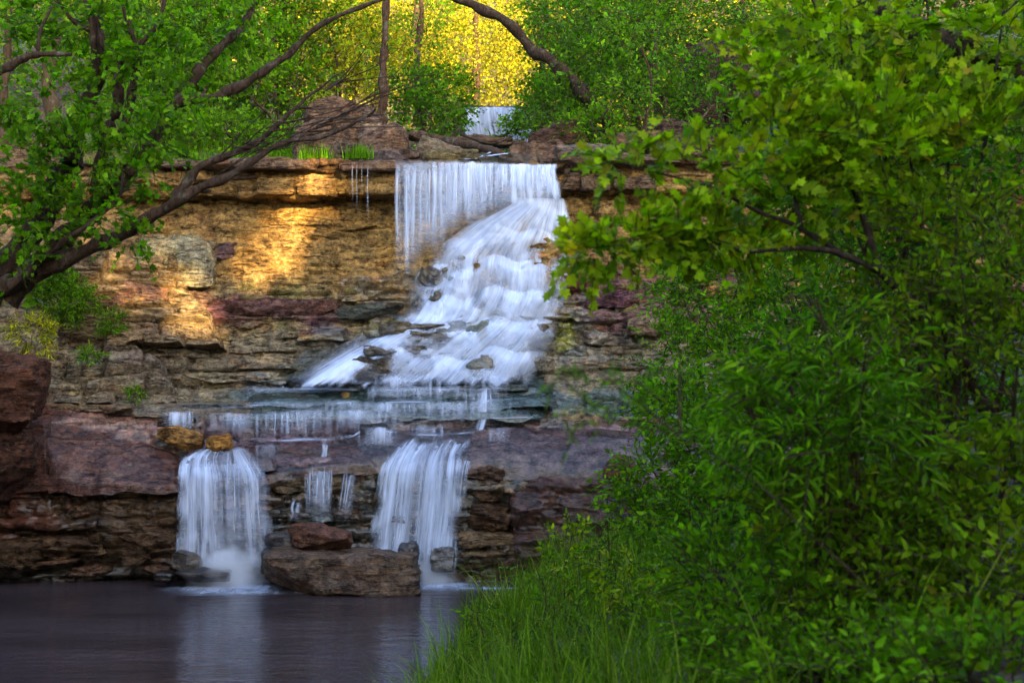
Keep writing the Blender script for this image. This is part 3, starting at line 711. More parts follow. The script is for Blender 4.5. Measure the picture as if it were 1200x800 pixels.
# stones standing out of the cascade
for a, b, t, bt, o_ in [(490,517,311,338,.20),(483,500,343,366,.12),(500,545,338,372,.02),(436,520,377,392,.30),(446,540,389,404,.26),(415,470,404,420,.34),(412,462,420,448,.40),(470,500,404,416,.16),(462,530,414,440,.12)]:
    block(a, b, t, bt, o_ * .6, .7, nseed(), colour=(.12, .10, .07), wet=.8, n=(20, 9, 9), rough=.26, k=12, cuts=10, rot=random.uniform(-.2, .2), tilt=random.uniform(-.08, .08))

# ================================================================== FALLING WATER
def sheet(name, V, wa, uv, parent, nv, nu, ws=1.3):
    me = mesh(name, V.reshape(-1, 3), grid_faces(nv, nu), FALL, True, None, uv.reshape(-1, 2), {'wa': wa.ravel(), 'ws': np.full(wa.size, ws)})
    return link(name, me, parent)

def veil(name, rows, parent, alpha, nu=60, nv=50, ripple=.03, seed=0, edge=.12, top=.06, bottom=.0, follow=None, jag=2.5, ws=1.3):
    """rows: (px left, px right, py, Y) from the lip down"""
    rows = np.asarray(rows, float); t = np.linspace(0, 1, nv)
    tk = np.linspace(0, 1, len(rows)); A = spline(rows, nv)
    u = np.linspace(0, 1, nu)[None]
    px = A[:, :1] * (1 - u) + A[:, 1:2] * u; py = np.repeat(A[:, 2:3], nu, 1); Y = np.repeat(A[:, 3:4], nu, 1)
    if follow is not None: px, py, Y = follow(px, py, Y)
    jg = vn(np.stack([u * (A[0, 1] - A[0, 0]) / 9., 0 * u, 0 * u + seed], -1), seed) + .6 * vn(np.stack([u * (A[0, 1] - A[0, 0]) / 3.5, 0 * u, 0 * u + seed], -1), seed + 1) - .8
    py = py + jag * jg * (1 - t[:, None]) ** 2 + 2.4 * jag * jg * t[:, None] ** 3
    X = (px - 600) / F * Y; Z = CZ - (py - 400) / F * Y
    um = X - X.mean(1, keepdims=True) * 0
    wmean = (A[:, 1] - A[:, 0]).mean() / F * 27
    uu = np.repeat(u, nv, 0) * wmean
    rp = fbm(np.stack([uu * 5, t[:, None] * 1.2 + 0 * uu, 0 * uu + seed], -1), seed, 3) - .5
    Y = Y - ripple * 2 * rp
    V = np.stack([X, Y, Z], -1)
    d = np.concatenate([[0], np.cumsum(np.linalg.norm(np.diff(V[:, nu // 2], axis=0), axis=1))])
    vv = np.repeat(d[:, None], nu, 1)
    e = ss(0, edge, u + .10 * (vn(np.stack([vv * 3, 0 * vv, 0 * vv + seed], -1), seed) - .5)) * ss(0, edge, 1 - u + .10 * (vn(np.stack([vv * 3, 0 * vv + 7, 0 * vv + seed], -1), seed) - .5))
    tt = t[:, None]
    e = e * ss(0, max(top, 1e-3), tt - .5 * top * (jg - jg.min()))
    if bottom > 0: e = e * ss(0, bottom, 1 - tt)
    lf = vn(np.stack([uu * 2.6, t[:, None] * .5 + 0 * uu, 0 * uu + seed * 1.3], -1), seed + 4); lf2 = vn(np.stack([uu * 7, t[:, None] * .4 + 0 * uu, 0 * uu + seed], -1), seed + 6)
    e = e * (.12 + 1.5 * lf ** 1.6 + .8 * lf2 ** 1.5)
    a = alpha(px, py, np.repeat(u, nv, 0), np.repeat(tt, nu, 1)) if callable(alpha) else alpha
    return sheet(name, V, np.clip(a * e, 0, 1.4), np.stack([uu + seed * 3.1, vv], -1), parent, nv, nu, ws)

def strand(px, w, py0, py1, Y, parent, seed, a=.9, name='strand', dx=0):
    r = random.Random(seed); nv, nu = 16, 7
    t = np.linspace(0, 1, nv)[:, None]; u = np.linspace(-1, 1, nu)[None]
    wob = (vn(np.stack([t * 3, 0 * t, 0 * t + seed], -1), 5) - .5) * 2
    P = px + dx * t + wob * w * .25 + u * w / 2 * (1 + .25 * t)
    py = py0 + (py1 - py0) * t + 0 * u
    YY = Y - .10 * np.sqrt(t) - .03 * (1 - u * u)
    V = np.stack([(P - 600) / F * YY, YY + 0 * P, CZ - (py - 400) / F * YY], -1)
    wa = a * (1 - u * u) ** 1.5 * ss(0, .22, t + .02) * (1 - ss(.45, 1.0, t)) * (1 - .3 * ss(0, .4, t))
    uv = np.stack([(u + 0 * t) * w / 62 + seed * 1.7, (t + 0 * u) * (py1 - py0) / 60.], -1)
    return sheet(name, V, np.clip(wa, 0, 1.2), uv, parent, nv, nu, .6)

# upper curtain
def end_py(px): return np.interp(px, [460, 480, 500, 530, 560, 600, 655], [330, 325, 303, 282, 262, 244, 238])
cur = empty('waterfall', at(560, 300, 28.5), 'thin curtain of white strands dropping from the upper ledge', 'waterfall')
def P2(o): return o
def unparent_offset(o, root):
    o.location = [a - b for a, b in zip(o.location, root.location)]
def curtain(parent, y0, a, seed):
    def follow(px, py, Y):
        t = (py - 190) / 100.
        npy = 188 + 4 * ss(520, 640, px) + t * (end_py(px) - 186)
        return px, npy, Y
    return veil('veil', [(463, 656, 190, y0), (463, 656, 215, y0 - .10), (463, 657, 250, y0 - .16), (463, 658, 290, y0 - .20)], parent,
        lambda px, py, u, t: a * (.28 + .72 * ss(470, 620, px)) * (1.25 - .75 * t), nu=150, nv=40, ripple=.035, seed=seed, edge=.06, top=.04, bottom=.3, follow=follow, jag=.6)
objs = [curtain(cur, 28.52, .44, 3), curtain(cur, 28.44, .26, 9)]
rr = random.Random(3)
for i in range(46):
    x = 466 + 188 * (i + rr.uniform(-.4, .4)) / 46
    objs.append(strand(x, rr.uniform(2.5, 8), 188 + 4 * float(ss(520, 640, x)), float(end_py(x)) + rr.uniform(-20, 14), 28.46 - rr.uniform(0, .08), cur, 40 + i, rr.uniform(.25, .8)))
for o in objs: unparent_offset(o, cur)

# stray trickles left of the curtain
tk = empty('trickle', at(428, 225, 28.45), 'three hair thin trickles falling beside grass tuft on the ledge', 'waterfall')
for i, (x, w, y1, a) in enumerate([(413, 1.8, 246, .26), (418, 1.6, 250, .28), (431, 1.8, 266, .34), (424, 1.5, 230, .22)]):
    unparent_offset(strand(x, w, 190, y1, 28.3, tk, 200 + i, a), tk)

# the broad cascade below it
cas = empty('cascade', at(540, 450, 27.9), 'broad white cascade fanning down the stepped rock mound', 'waterfall')
def cas_Y(px, py):
    b = np.interp(py, [230, 300, 370, 446, 460], [29.35, 29.3, 28.95, 28.25, 28.0])
    return b
def cascade(seed, off, gain, nm):
    nv, nu = 150, 170
    t = np.linspace(0, 1, nv)[:, None]; u = np.linspace(0, 1, nu)[None]
    py = 232 + (452 - 232) * t + 0 * u
    ub = u * 30; py = py + t ** 3 * 10 * (vn(np.stack([ub, 0 * ub, 0 * ub + seed], -1), 3) + .6 * vn(np.stack([ub * 2.7, 0 * ub, 0 * ub + seed], -1), 4) - .7)
    L, Rr = cas_left(py) - 10, cas_right(py) + 8
    px = L + (Rr - L) * u
    tt = (py - 236) / 214.
    st, fr = stair(tt, px)
    m = ss(-25, 45, px - cas_left(py)) * ss(-25, 30, cas_right(py) - px)
    Y = cas_Y(px, py) - m * (.12 + .75 * st) - off - .10
    rp = fbm(np.stack([px * .06, py * .035, 0 * px + seed], -1), seed, 3) - .5
    Y = Y - .22 * rp * m
    V = np.stack([(px - 600) / F * Y, Y, CZ - (py - 400) / F * Y], -1)
    wa = gain * (.80 + .45 * np.exp(-((fr - .22) / .22) ** 2) - .22 * ss(.55, .95, fr))
    arm = ss(30, -10, px - (cas_left(py) + 60)) * ss(300, 330, py)
    wa = wa + .35 * (1 - ss(.10, .26, tt)) + .25 * ss(.93, 1.0, tt)
    lf = vn(np.stack([u * 9 + 0 * t, t * 2.2 + 0 * u, 0 * px + seed], -1), seed + 2); lf2 = vn(np.stack([u * 26 + 0 * t, t * 2 + 0 * u, 0 * px + seed], -1), seed + 3)
    wa = wa * (.45 + .65 * lf + .5 * lf2)
    # openings where rock shows
    def hole(cx, cy, rx, ry, s):
        q = ((px - cx) / rx) ** 2 + ((py - cy) / ry) ** 2 + 1.2 * (vn(np.stack([px * .08, py * .1, 0 * px + seed], -1), 8) - .5)
        return 1 - s * (1 - ss(.55, 1.25, q))
    for h in [(503, 324, 14, 15, .95), (491, 356, 9, 14, .9), (525, 356, 28, 17, .55), (478, 386, 46, 12, .95), (498, 399, 50, 11, .7), (438, 412, 26, 14, .9), (434, 435, 24, 18, .95), (480, 428, 40, 16, .5), (560, 352, 10, 10, .5), (585, 372, 14, 8, .4), (650, 330, 12, 50, .55), (635, 405, 14, 30, .5)]:
        wa = wa * hole(*h)
    wa = wa + .55 * ss(34, 0, np.abs(px - (cas_left(py) + 34)) - 8) * ss(325, 365, py) * (.5 + .7 * lf2)
    e = ss(0, .16, u - .02 + .16 * (vn(np.stack([py * .05, 0 * py, 0 * py + seed], -1), 6) - .5)) * ss(0, .07, 1 - u) * ss(0, .05, t + .02) * ss(0, .06, 1 - t)
    wid = 2.6
    uv = np.stack([u * wid + 0 * t + .05 * np.sin(t * 9) + seed * 2.3, t * 5.5 + 0 * u], -1)
    return sheet(nm, V, np.clip(wa * e, 0, 1.3), uv, cas, nv, nu, .75)
for o in [cascade(4, 0.0, .64, 'veil'), cascade(13, .07, .34, 'veil')]: unparent_offset(o, cas)

# small ledge spills
def ledge_fall(label, specs, base, name='ledge_spill'):
    root = empty(name, base, label, 'waterfall')
    for i, (x0, x1, y0, y1, Y, a) in enumerate(specs):
        o = veil('veil', [(x0, x1, y0, Y + .18), (x0, x1, y0 + 2, Y), (x0 - 1, x1 + 1, (y0 + y1) / 2, Y - .08), (x0 - 2, x1 + 2, y1, Y - .12)], root, a * .8, nu=max(16, int((x1 - x0) / 2.5)), nv=18, ripple=.03, seed=300 + i + int(x0), edge=.4, top=.4, bottom=.6, jag=.8, ws=.9)
        unparent_offset(o, root)
        q = random.Random(int(x0 * 7 + y0))
        for k in range(max(3, int((x1 - x0) / 5.0))):
            x = q.uniform(x0, x1)
            unparent_offset(strand(x, q.uniform(1.4, 4.5), y0 + q.uniform(-1, 3), y1 + q.uniform(-.25, .15) * (y1 - y0), Y + .04, root, int(x * 3) + k, a * q.uniform(.4, 1.2)), root)
    return root
ledge_fall('narrow white spill beside the two tan stones on the shelf', [(186, 228, 481, 508, 26.7, .55)], at(208, 506, 26.7))
ledge_fall('row of fine spills over the dark step below the cascade', [(300, 345, 482, 514, 26.75, .30), (322, 402, 480, 516, 26.72, .5), (395, 440, 479, 505, 26.8, .3), (255, 300, 484, 512, 26.78, .26), (230, 330, 483, 512, 26.8, .22), (380, 470, 480, 508, 26.85, .3)], at(350, 514, 26.8))
ledge_fall('scattered soft trickles on the purple shelf front', [(420, 470, 500, 532, 26.35, .35), (300, 330, 520, 545, 26.0, .22), (480, 520, 498, 520, 26.5, .3), (570, 600, 500, 530, 26.4, .2)], at(450, 520, 26.2))
ledge_fall('thin lines of water spilling along the upper teal ledge', [(408, 505, 471, 496, 27.1, .32), (330, 450, 470, 492, 27.05, .26), (450, 600, 470, 494, 27.05, .26), (420, 560, 452, 472, 27.2, .3), (500, 560, 470, 497, 27.05, .24), (545, 590, 455, 496, 27.0, .45), (280, 340, 452, 462, 27.5, .22), (440, 520, 440, 472, 27.15, .26), (545, 600, 430, 470, 27.15, .3)], at(500, 496, 27.0))
def film(label, polys, name):
    root = empty(name, at(450, 512, 26.6), label, 'waterfall')
    for i, (pts, w, a) in enumerate(polys):
        P = np.array([at(x, y, Y) for x, y, Y in pts]); A = spline(P, 30); nu = 9
        u = np.linspace(-1, 1, nu)
        V = A[:, None] + u[None, :, None] * np.array([0, w, w * .25]) * (.5 + fbm(A * 3, 5, 2))[:, None, None][None, None]
        V[..., 2] += .035
        t = np.linspace(0, 1, 30)[:, None]
        wa = .8 * a * (1 - (u[None] ** 2)) * ss(.32, .68, fbm(V * np.array([2.5, 5, 4]), i + 3, 3)) * ss(0, .1, t) * ss(0, .1, 1 - t)
        uv = np.stack([u[None] * w * 2 + 0 * t + i, t * 3 + 0 * u[None]], -1)
        unparent_offset(sheet('film', V, wa, uv, root, 30, nu), root)
    return root
film('thin sheet of water sliding over the teal steps', [([(230, 478, 27.1), (330, 475, 27.1), (430, 473, 27.15), (520, 471, 27.2), (640, 471, 27.25)], .20, .4), ([(300, 459, 27.6), (400, 458, 27.6), (500, 457, 27.5), (620, 455, 27.5)], .20, .45)], 'water_film')
film('white foam line where spills run along the purple shelf', [([(262, 518, 26.7), (330, 517, 26.65), (400, 515, 26.6), (425, 507, 26.6)], .13, .85), ([(405, 515, 26.6), (440, 498, 26.9), (520, 493, 27.0), (640, 489, 27.1)], .10, .8), ([(430, 505, 26.7), (500, 512, 26.5), (560, 508, 26.5)], .08, .4)], 'foam_line')

# lower falls
def lower_fall(label, layers, base, strands=(), foam=None):
    root = empty('waterfall', base, label, 'waterfall')
    for i, (rows, a, sdv, kw) in enumerate(layers):
        unparent_offset(veil('veil', rows, root, a, seed=sdv, **kw), root)
    for i, (x, w, y0, y1, Y, a, dx) in enumerate(strands):
        unparent_offset(strand(x, w, y0, y1, Y, root, 500 + i + int(x), a, dx=dx), root)
    return root
rr = random.Random(8)
LF = [(238, 285, 522, 26.5), (214, 300, 537, 25.95), (208, 314, 560, 25.50), (207, 319, 600, 25.38), (206, 323, 640, 25.32), (205, 324, 672, 25.30)]
LF2 = [(a, b, c, d - .10) for a, b, c, d in LF]
lower_fall('rounded white fall pouring off shelf beside the left rock wall',
    [(LF, lambda px, py, u, t: .60 - .34 * np.exp(-((u - .62) / .18) ** 2) * ss(.3, .5, t) - .2 * ss(.2, .9, t), 21, dict(nu=110, nv=60, ripple=.07, edge=.14, bottom=.12)),
     (LF2, lambda px, py, u, t: .26 + .10 * np.sin(u * 9), 22, dict(nu=110, nv=60, ripple=.07, edge=.2, bottom=.12))],
    at(265, 674, 25.3), [(214 + 100 * (i + rr.uniform(-.4, .4)) / 18, rr.uniform(2, 5), 534 - 10 * math.sin(math.pi * i / 17), rr.uniform(640, 668), 25.66, rr.uniform(.2, .5), (i - 8) * .35) for i in range(18)])
lower_fall('narrow broken fall beside the middle of the purple shelf',
    [([(378, 386, 515, 26.7), (374, 388, 535, 26.1), (356, 392, 556, 25.8), (354, 392, 585, 25.7), (352, 396, 612, 25.6)], .24, 31, dict(nu=40, nv=40, edge=.4, top=.3, bottom=.3)),
     ([(412, 420, 540, 26.0), (404, 418, 570, 25.75), (400, 416, 612, 25.6)], .3, 32, dict(nu=20, nv=30, edge=.5, top=.3, bottom=.3)),
     ([(345, 356, 585, 25.65), (341, 354, 610, 25.6)], .3, 33, dict(nu=14, nv=16, edge=.5, top=.3, bottom=.3))], at(375, 612, 25.6), [(358 + 34 * (i + rr.uniform(-.5, .5)) / 11, rr.uniform(1.8, 5), 546 + rr.uniform(-6, 14), rr.uniform(590, 614), 25.72, rr.uniform(.3, .75), rr.uniform(-4, 4)) for i in range(11)] + [(404 + 13 * i / 4, 3.2, 548 + 4 * i, 612, 25.72, rr.uniform(.3, .6), -8) for i in range(4)] + [(380, 6, 517, 552, 26.2, .8, -4), (383, 4, 519, 548, 26.2, .6, -2), (345, 5, 584, 612, 25.6, .6, -5), (349, 4, 588, 612, 25.6, .5, -3)])
RF = [(470, 556, 512, 26.6), (456, 546, 530, 26.1), (444, 544, 552, 25.72), (438, 542, 590, 25.62), (432, 538, 630, 25.55), (430, 534, 662, 25.5), (440, 530, 675, 25.45)]
RF2 = [(a, b, c, d - .12) for a, b, c, d in RF]
lower_fall('wide slanting white fall behind the flat boulder',
    [(RF, lambda px, py, u, t: .60 - .34 * np.exp(-((u - .80) / .12) ** 2) * (1 - ss(.2, .5, t)), 41, dict(nu=110, nv=60, ripple=.07, edge=.14, bottom=.12)),
     (RF2, lambda px, py, u, t: .28 + .12 * np.sin(u * 7 + 1), 42, dict(nu=110, nv=60, ripple=.07, edge=.2, bottom=.12))],
    at(490, 672, 25.5), [(456 + 88 * (i + rr.uniform(-.4, .4)) / 14, rr.uniform(2, 5), 530 + rr.uniform(-4, 8), rr.uniform(630, 664), 25.88, rr.uniform(.2, .5), -10) for i in range(14)])
lower_fall('thin white runnel on the purple shelf right of the foam', [([(566, 572, 452, 27.5), (560, 572, 470, 27.2), (556, 570, 497, 26.95), (540, 552, 545, 25.9), (536, 546, 590, 25.7)], .45, 44, dict(nu=12, nv=40, edge=.3, bottom=.1))], at(550, 545, 25.9))

# foam and spray at the foot of the falls
def spray(label, px, Y, z, size):
    V, Fc = cube_grid((12, 12, 12)); V = V / np.linalg.norm(V, axis=1)[:, None]
    o = link('spray', mesh('spray', V, Fc, SPRAY)); o.location = ((px - 600) / F * Y, Y, z); o.scale = size
    return tag(o, label, 'spray')
spray('soft white spray cloud at the foot of the rounded fall', 268, 25.1, .22, (.85, .5, .62))
spray('soft white spray at the foot of the slanting fall', 505, 25.35, .15, (.62, .4, .42))
def foam(label, cx, cy, rx, ry, a, seed, dome=0.0, layers=1):
    base = np.array([(cx - 600) / F * cy, cy, 0.0]); root = empty('foam', base, label, 'foam')
    for l in range(layers):
        nr, na = 14, 44
        r_ = np.linspace(0, 1, nr)[:, None]; th = np.linspace(0, 2 * np.pi, na)[None]
        wob = 1 + .5 * (vn(np.stack([np.cos(th) * 1.5, np.sin(th) * 1.5, 0 * th + seed + l], -1), seed) - .5)
        k = 1 - .22 * l
        X = r_ * np.cos(th) * rx * wob * k; Y = r_ * np.sin(th) * ry * wob * k
        Z = .012 + .006 * l + dome * k * (1 - r_ ** 2) * (.7 + .6 * vn(np.stack([X * 3, Y * 3, 0 * X + seed + l], -1), seed))
        V = np.stack([X, Y, Z], -1)
        n = fbm(np.stack([X * 2.2, Y * 5, 0 * X + seed], -1), seed, 3)
        wa = a * (1 - r_ ** 1.2) * (.5 + n) + 0 * th
        unparent = sheet('foam_layer', V, np.clip(wa, 0, 1.1), np.stack([X * .6 + seed, Y * 1.5 + seed], -1), root, nr, na)
    return root
foam('white foam floating where the rounded fall lands', 272, 24.95, 1.2, .6, .6, 3, .03, 2)
foam('thin foam streak floating below the rounded fall', 300, 24.6, 1.6, .35, .42, 5)
foam('white foam floating under the wide slanting fall', 508, 25.1, 1.0, .5, .6, 7, .03, 2)
foam('pale foam floating off the rock wall under shrubs', 575, 25.0, 1.1, .22, .38, 9)


# ================================================================== LOOSE ROCKS AND LOGS
def boulder(label, px, py, Y, size, seed, colour, wet=0.0, name='boulder', cat='rock', group=None, **kw):
    """px,py: centre of the stone"""
    kw.setdefault('n', (18, 14, 12)); kw.setdefault('rough', .14); kw.setdefault('k', 5)
    c = at(px, py, Y)
    if Y > 29.2 and name == 'boulder':       # stands on the ledge or the bank: reach down to the ground
        zg = float(ground_z(np.array([c[0]]), np.array([Y]))[0]); zg = max(zg, 7.9) if Y < 31.8 else zg
        zb = c[2] - size[2] / 2
        if zb > zg - .05:
            zt = c[2] + size[2] / 2; zb = zg - .15; c[2] = (zt + zb) / 2; size = (size[0], size[1], zt - zb)
    o = stone_obj(name, c, size, seed, colour=colour, wet=wet, **kw)
    return tag(o, label, cat, group)
WP = lambda py: CZ * F / (py - 400)
boulder('big flat topped boulder standing in the pool between the lower falls', 404, 667, 24.95, (2.62, 1.5, .72), 901, (.155, .108, .083), .2, n=(48, 26, 16), k=16, rough=.11, cuts=3, rot=.03)
boulder('purple and orange rock lying on top of the flat boulder', 376, 630, 25.05, (1.06, .65, .42), 902, (.17, .085, .06), .1, cuts=9, tilt=.08)
boulder('dark rock wedged behind the flat boulder beside rounded fall', 331, 636, 25.45, (.62, .5, .42), 903, (.085, .075, .08), .6)
boulder('small black wet rock at corner of the flat boulder by the slanting fall', 479, 647, 25.1, (.34, .4, .36), 904, (.06, .055, .06), .7)
boulder('dark rock in water against the flat boulder side under the rounded fall', 318, 657, 25.0, (.32, .4, .44), 905, (.05, .06, .065), .7)
boulder('brown rounded rock standing in the spray of the rounded fall', 219, 659, 25.15, (.50, .45, .42), 906, (.11, .095, .085), .6)
boulder('low black slab half sunk in the pool below the rounded fall', 240, 674, 25.0, (.92, .5, .22), 907, (.05, .042, .042), .7)
boulder('little black stone half sunk beside the low black slab', 193, 674, 25.1, (.36, .35, .16), 908, (.045, .038, .036), .7)
boulder('small reddish stone in the pool before the flat boulder', 421, 681, 24.75, (.24, .22, .16), 909, (.14, .065, .055), .4)
boulder('grey rock veiled by the foot of the slanting fall', 519, 655, 25.35, (.42, .4, .42), 910, (.13, .13, .14), .6)
boulder('larger tan wedge shaped stone lying on the shelf above the rounded fall', 212, 512, 26.35, (.86, .5, .36), 911, (.33, .19, .07), .0, cuts=9, tilt=.32)
boulder('smaller orange tan stone on the shelf beside the tan wedge stone', 257, 519, 26.25, (.46, .4, .30), 912, (.38, .20, .06), .0, cuts=9, tilt=-.15)
boulder('pale wet stone tucked under the tan wedge stone on the shelf', 193, 517, 26.45, (.36, .3, .2), 913, (.2, .19, .17), .5)
boulder('small black stone on the foam line of the shelf', 427, 502, 26.65, (.20, .22, .17), 914, (.03, .03, .034), .5)
boulder('flat black stone lying just past the small black one on the shelf', 443, 500, 26.75, (.36, .25, .12), 915, (.03, .03, .034), .5)
boulder('little tan pebble on the teal ledge below the cascade', 405, 463, 27.55, (.16, .15, .11), 916, (.3, .2, .09), .0, name='pebble', n=(8, 7, 6))
boulder('leaning dark red rock beside shrubs at the end of the purple shelf', 726, 551, 25.95, (.62, .5, .5), 917, (.12, .05, .035), .2, tilt=-.45, cuts=9)
# outcrop at the far left, overhanging
boulder('dark red overhanging rock outcrop at the left bank', 2, 452, 24.9, (1.45, 1.6, 1.35), 918, (.105, .048, .03), .0, n=(26, 22, 22), name='rock_outcrop', cuts=7, rough=.22)
boulder('rusty brown rock face below the overhanging outcrop', -22, 540, 25.2, (1.95, 1.5, 1.3), 919, (.11, .055, .038), .0, n=(26, 20, 18), name='rock_outcrop', cuts=7, rough=.16)
# scree chips on the left bank
for i, (x, y, w) in enumerate([(122, 433, .26), (143, 445, .24), (135, 440, .3), (112, 428, .2)]):
    boulder('loose tan rock chip lying on the bare left slope', x, y, cliff_Y(x, y) - .05, (w, .22, .09), 930 + i, (.30, .18, .09), 0, name='rock_chip', group='rock chips on the left slope', n=(8, 6, 5), tilt=.35, cuts=8)
# boulders on the upper ledge
boulder('large rounded boulder on the ledge left of the creek', 452, 165, 30.2, (1.05, .9, .62), 940, (.17, .115, .09), 0, rough=.16)
boulder('tall brown block at the foot of the straight trunk above the ledge', 392, 150, 31.4, (1.25, 1.0, 1.25), 941, (.15, .095, .065), 0, cuts=8, n=(22, 18, 20))
boulder('broad brown boulder behind the bare twigs above the ledge', 372, 158, 30.9, (1.2, .9, .80), 942, (.17, .11, .075), 0, cuts=8)
boulder('flat grey slab under the rounded boulder on the ledge', 462, 183, 29.5, (1.15, .8, .16), 943, (.15, .115, .10), 0, k=9)
boulder('thin slanting grey slab beside the rounded boulder', 512, 172, 30.0, (1.05, .5, .20), 944, (.21, .17, .12), 0, tilt=.28, k=9)
boulder('mossy tan slab below the slanting slab on the ledge', 530, 184, 29.5, (1.1, .7, .26), 945, (.17, .14, .075), 0, k=8)
boulder('dark rounded rock at right of the creek notch', 655, 162, 31.5, (1.25, .9, .62), 946, (.10, .058, .038), 0, tilt=-.35)
boulder('long brown slab stretching right of the creek notch', 630, 176, 30.4, (1.2, .8, .30), 947, (.15, .10, .07), 0, tilt=-.05, k=8)
boulder('wide flat ledge block right of the curtain top', 690, 181, 29.3, (1.35, .9, .42), 948, (.17, .13, .10), 0, k=9)
boulder('dark low rock beside the creek notch above the curtain', 608, 186, 29.6, (.85, .6, .18), 949, (.10, .075, .055), .3, k=8)
boulder('grey block behind the rounded boulder near the straight trunk', 428, 142, 32.2, (.8, .7, .55), 950, (.16, .11, .085), 0, cuts=8)
boulder('pale flat stone on top of the brown boulders', 436, 149, 31.0, (.5, .4, .12), 951, (.32, .24, .15), 0, n=(10, 8, 6))
boulder('dark slanting slab under the small sapling', 788, 153, 31.2, (1.5, .8, .36), 952, (.12, .075, .07), 0, tilt=.35, k=8)
boulder('small pale stone on the ledge beside the sapling', 827, 181, 29.8, (.17, .16, .12), 953, (.5, .34, .22), 0, name='pebble', n=(8, 7, 6))
boulder('dark brown cliff block among trees above the right ledge', 822, 80, 36.0, (1.1, 1.2, 1.0), 954, (.05, .03, .024), 0, cuts=6, n=(20, 18, 16))
boulder('broad dark overhanging slab among trees above the right ledge', 850, 58, 36.5, (1.6, 1.4, .5), 955, (.05, .03, .024), 0, cuts=6, n=(22, 18, 14), tilt=-.25)
for i, (lb, x, y, Y, s) in enumerate([
        ('small brown rock between the grass tuft and the rounded boulder', 406, 174, 29.9, (.5, .4, .3)), ('small brown rock behind the rounded boulder by the dark bush', 490, 160, 31.0, (.45, .4, .22)),
        ('flat brown rock behind the driftwood log', 556, 165, 32.5, (.9, .5, .22)), ('flat brown rock below the far waterfall', 600, 168, 33, (.9, .5, .2)), ('small rock on the flat grey slab at the ledge', 480, 181, 29.4, (.4, .3, .2)),
        ('thin rock on the rim at the end of the curtain', 660, 190, 29.0, (.5, .35, .16)), ('brown rock at the foot of the bent sapling', 735, 165, 30.6, (.7, .5, .3))]):
    boulder(lb, x, y, Y, s, 960 + i, (.14, .1, .075), 0, name='rock', group='small rocks on the upper ledge', n=(10, 8, 7))

def log_obj(label, pts, r0, r1, mat, name='log', seed=0):
    P = spline(np.array([at(*p) for p in pts]), 14)
    V, Fq = tube_arrays(P, np.linspace(r0, r1, 14), 9, .3, seed)
    # close the ends
    caps = []
    Vc = np.vstack([V, P[0], P[-1]]); n = len(V)
    a = np.arange(9); caps = np.concatenate([np.stack([a, (a + 1) % 9, np.full(9, n)], 1)[:, ::-1], np.stack([n - 9 + a, n - 9 + (a + 1) % 9, np.full(9, n + 1)], 1)])
    c = P.mean(0)
    o = link(name, mesh(name, Vc - c, [Fq, caps], mat)); o.location = [float(v) for v in c]
    return tag(o, label, 'log')
log_obj('red brown log slanting down into the creek above the curtain', [(520, 166, 31.6), (560, 172, 30.9), (587, 181, 30.2)], .10, .085, BARK, seed=3)
log_obj('grey driftwood log lying behind the red brown log', [(505, 161, 32.2), (545, 165, 32.0), (600, 163, 32.4)], .08, .05, TWIG, seed=4)
log_obj('dark branch lying across the ledge rocks', [(480, 158, 31.5), (530, 172, 30.6), (552, 186, 29.8)], .05, .03, BARK_D, seed=5)
log_obj('thin bare stick over the driftwood', [(540, 158, 32), (575, 168, 31.4), (600, 160, 31.8)], .03, .015, BARK_D, 'stick', seed=6)

# creek water running between the rocks to the lip, and the far waterfall
film('white creek water running through the notch to the lip', [([(585, 172, 31.5), (575, 180, 30.4), (560, 186, 29.5), (540, 189, 28.9)], .22, .8), ([(606, 181, 30.2), (575, 184, 29.8), (555, 188, 29.0)], .16, .8)], 'creek_water')
ff = empty('far_waterfall', at(585, 165, 45), 'distant low waterfall over a straight ledge among sunlit trees', 'waterfall')
# its rock step
V_, F_ = stone(at(586, 147, 45.6), (3.9, 1.2, 1.12), 970, n=(26, 8, 10), k=12, rough=.05, cuts=0)
Cc = np.concatenate([np.broadcast_to(np.array([.14, .11, .085]), V_.shape), np.full((len(V_), 1), .3)], 1)
o = link('rock_step', mesh('rock_step', V_ - np.asarray(ff.location), F_, ROCK, True, Cc), ff)
for s_, y_ in ((61, 44.85), (62, 44.75)):
    unparent_offset(veil('veil', [(540, 624, 126.5, y_ + .3), (540, 624, 128, y_), (540, 627, 146, y_ - .12), (546, 627, 167, y_ - .15)], ff, .42, nu=80, nv=24, ripple=.05, seed=s_, edge=.04, top=.05), ff)

# ================================================================== VEGETATION
T_OVAL = (np.array([[0,0,0],[-.22,.33,.05],[0,.38,-.01],[.22,.33,.05],[-.17,.70,.03],[0,.74,-.04],[.17,.70,.03],[0,1.05,-.12]]),
          [np.array([[0,2,1],[0,3,2],[4,5,7],[5,6,7]]), np.array([[1,2,5,4],[2,3,6,5]])])
T_LANCE = (T_OVAL[0] * np.array([.62, 1.15, 1.3]), T_OVAL[1])
T_LITE = (np.array([[0,0,0],[-.30,.5,.07],[.30,.5,.07],[0,1,-.08]]), [np.array([[0,2,1],[1,2,3]])])
_mo = [(0,0),(.30,.02),(.52,.20),(.34,.34),(.50,.62),(.22,.60),(0,1.0),(-.22,.60),(-.50,.62),(-.34,.34),(-.52,.20),(-.30,.02)]
T_MAPLE = (np.array([[x, y, .10 * abs(x) - .10 * y * y] for x, y in _mo] + [[0, .34, -.03]]), [np.array([[12, i, (i + 1) % 12] for i in range(12)])])

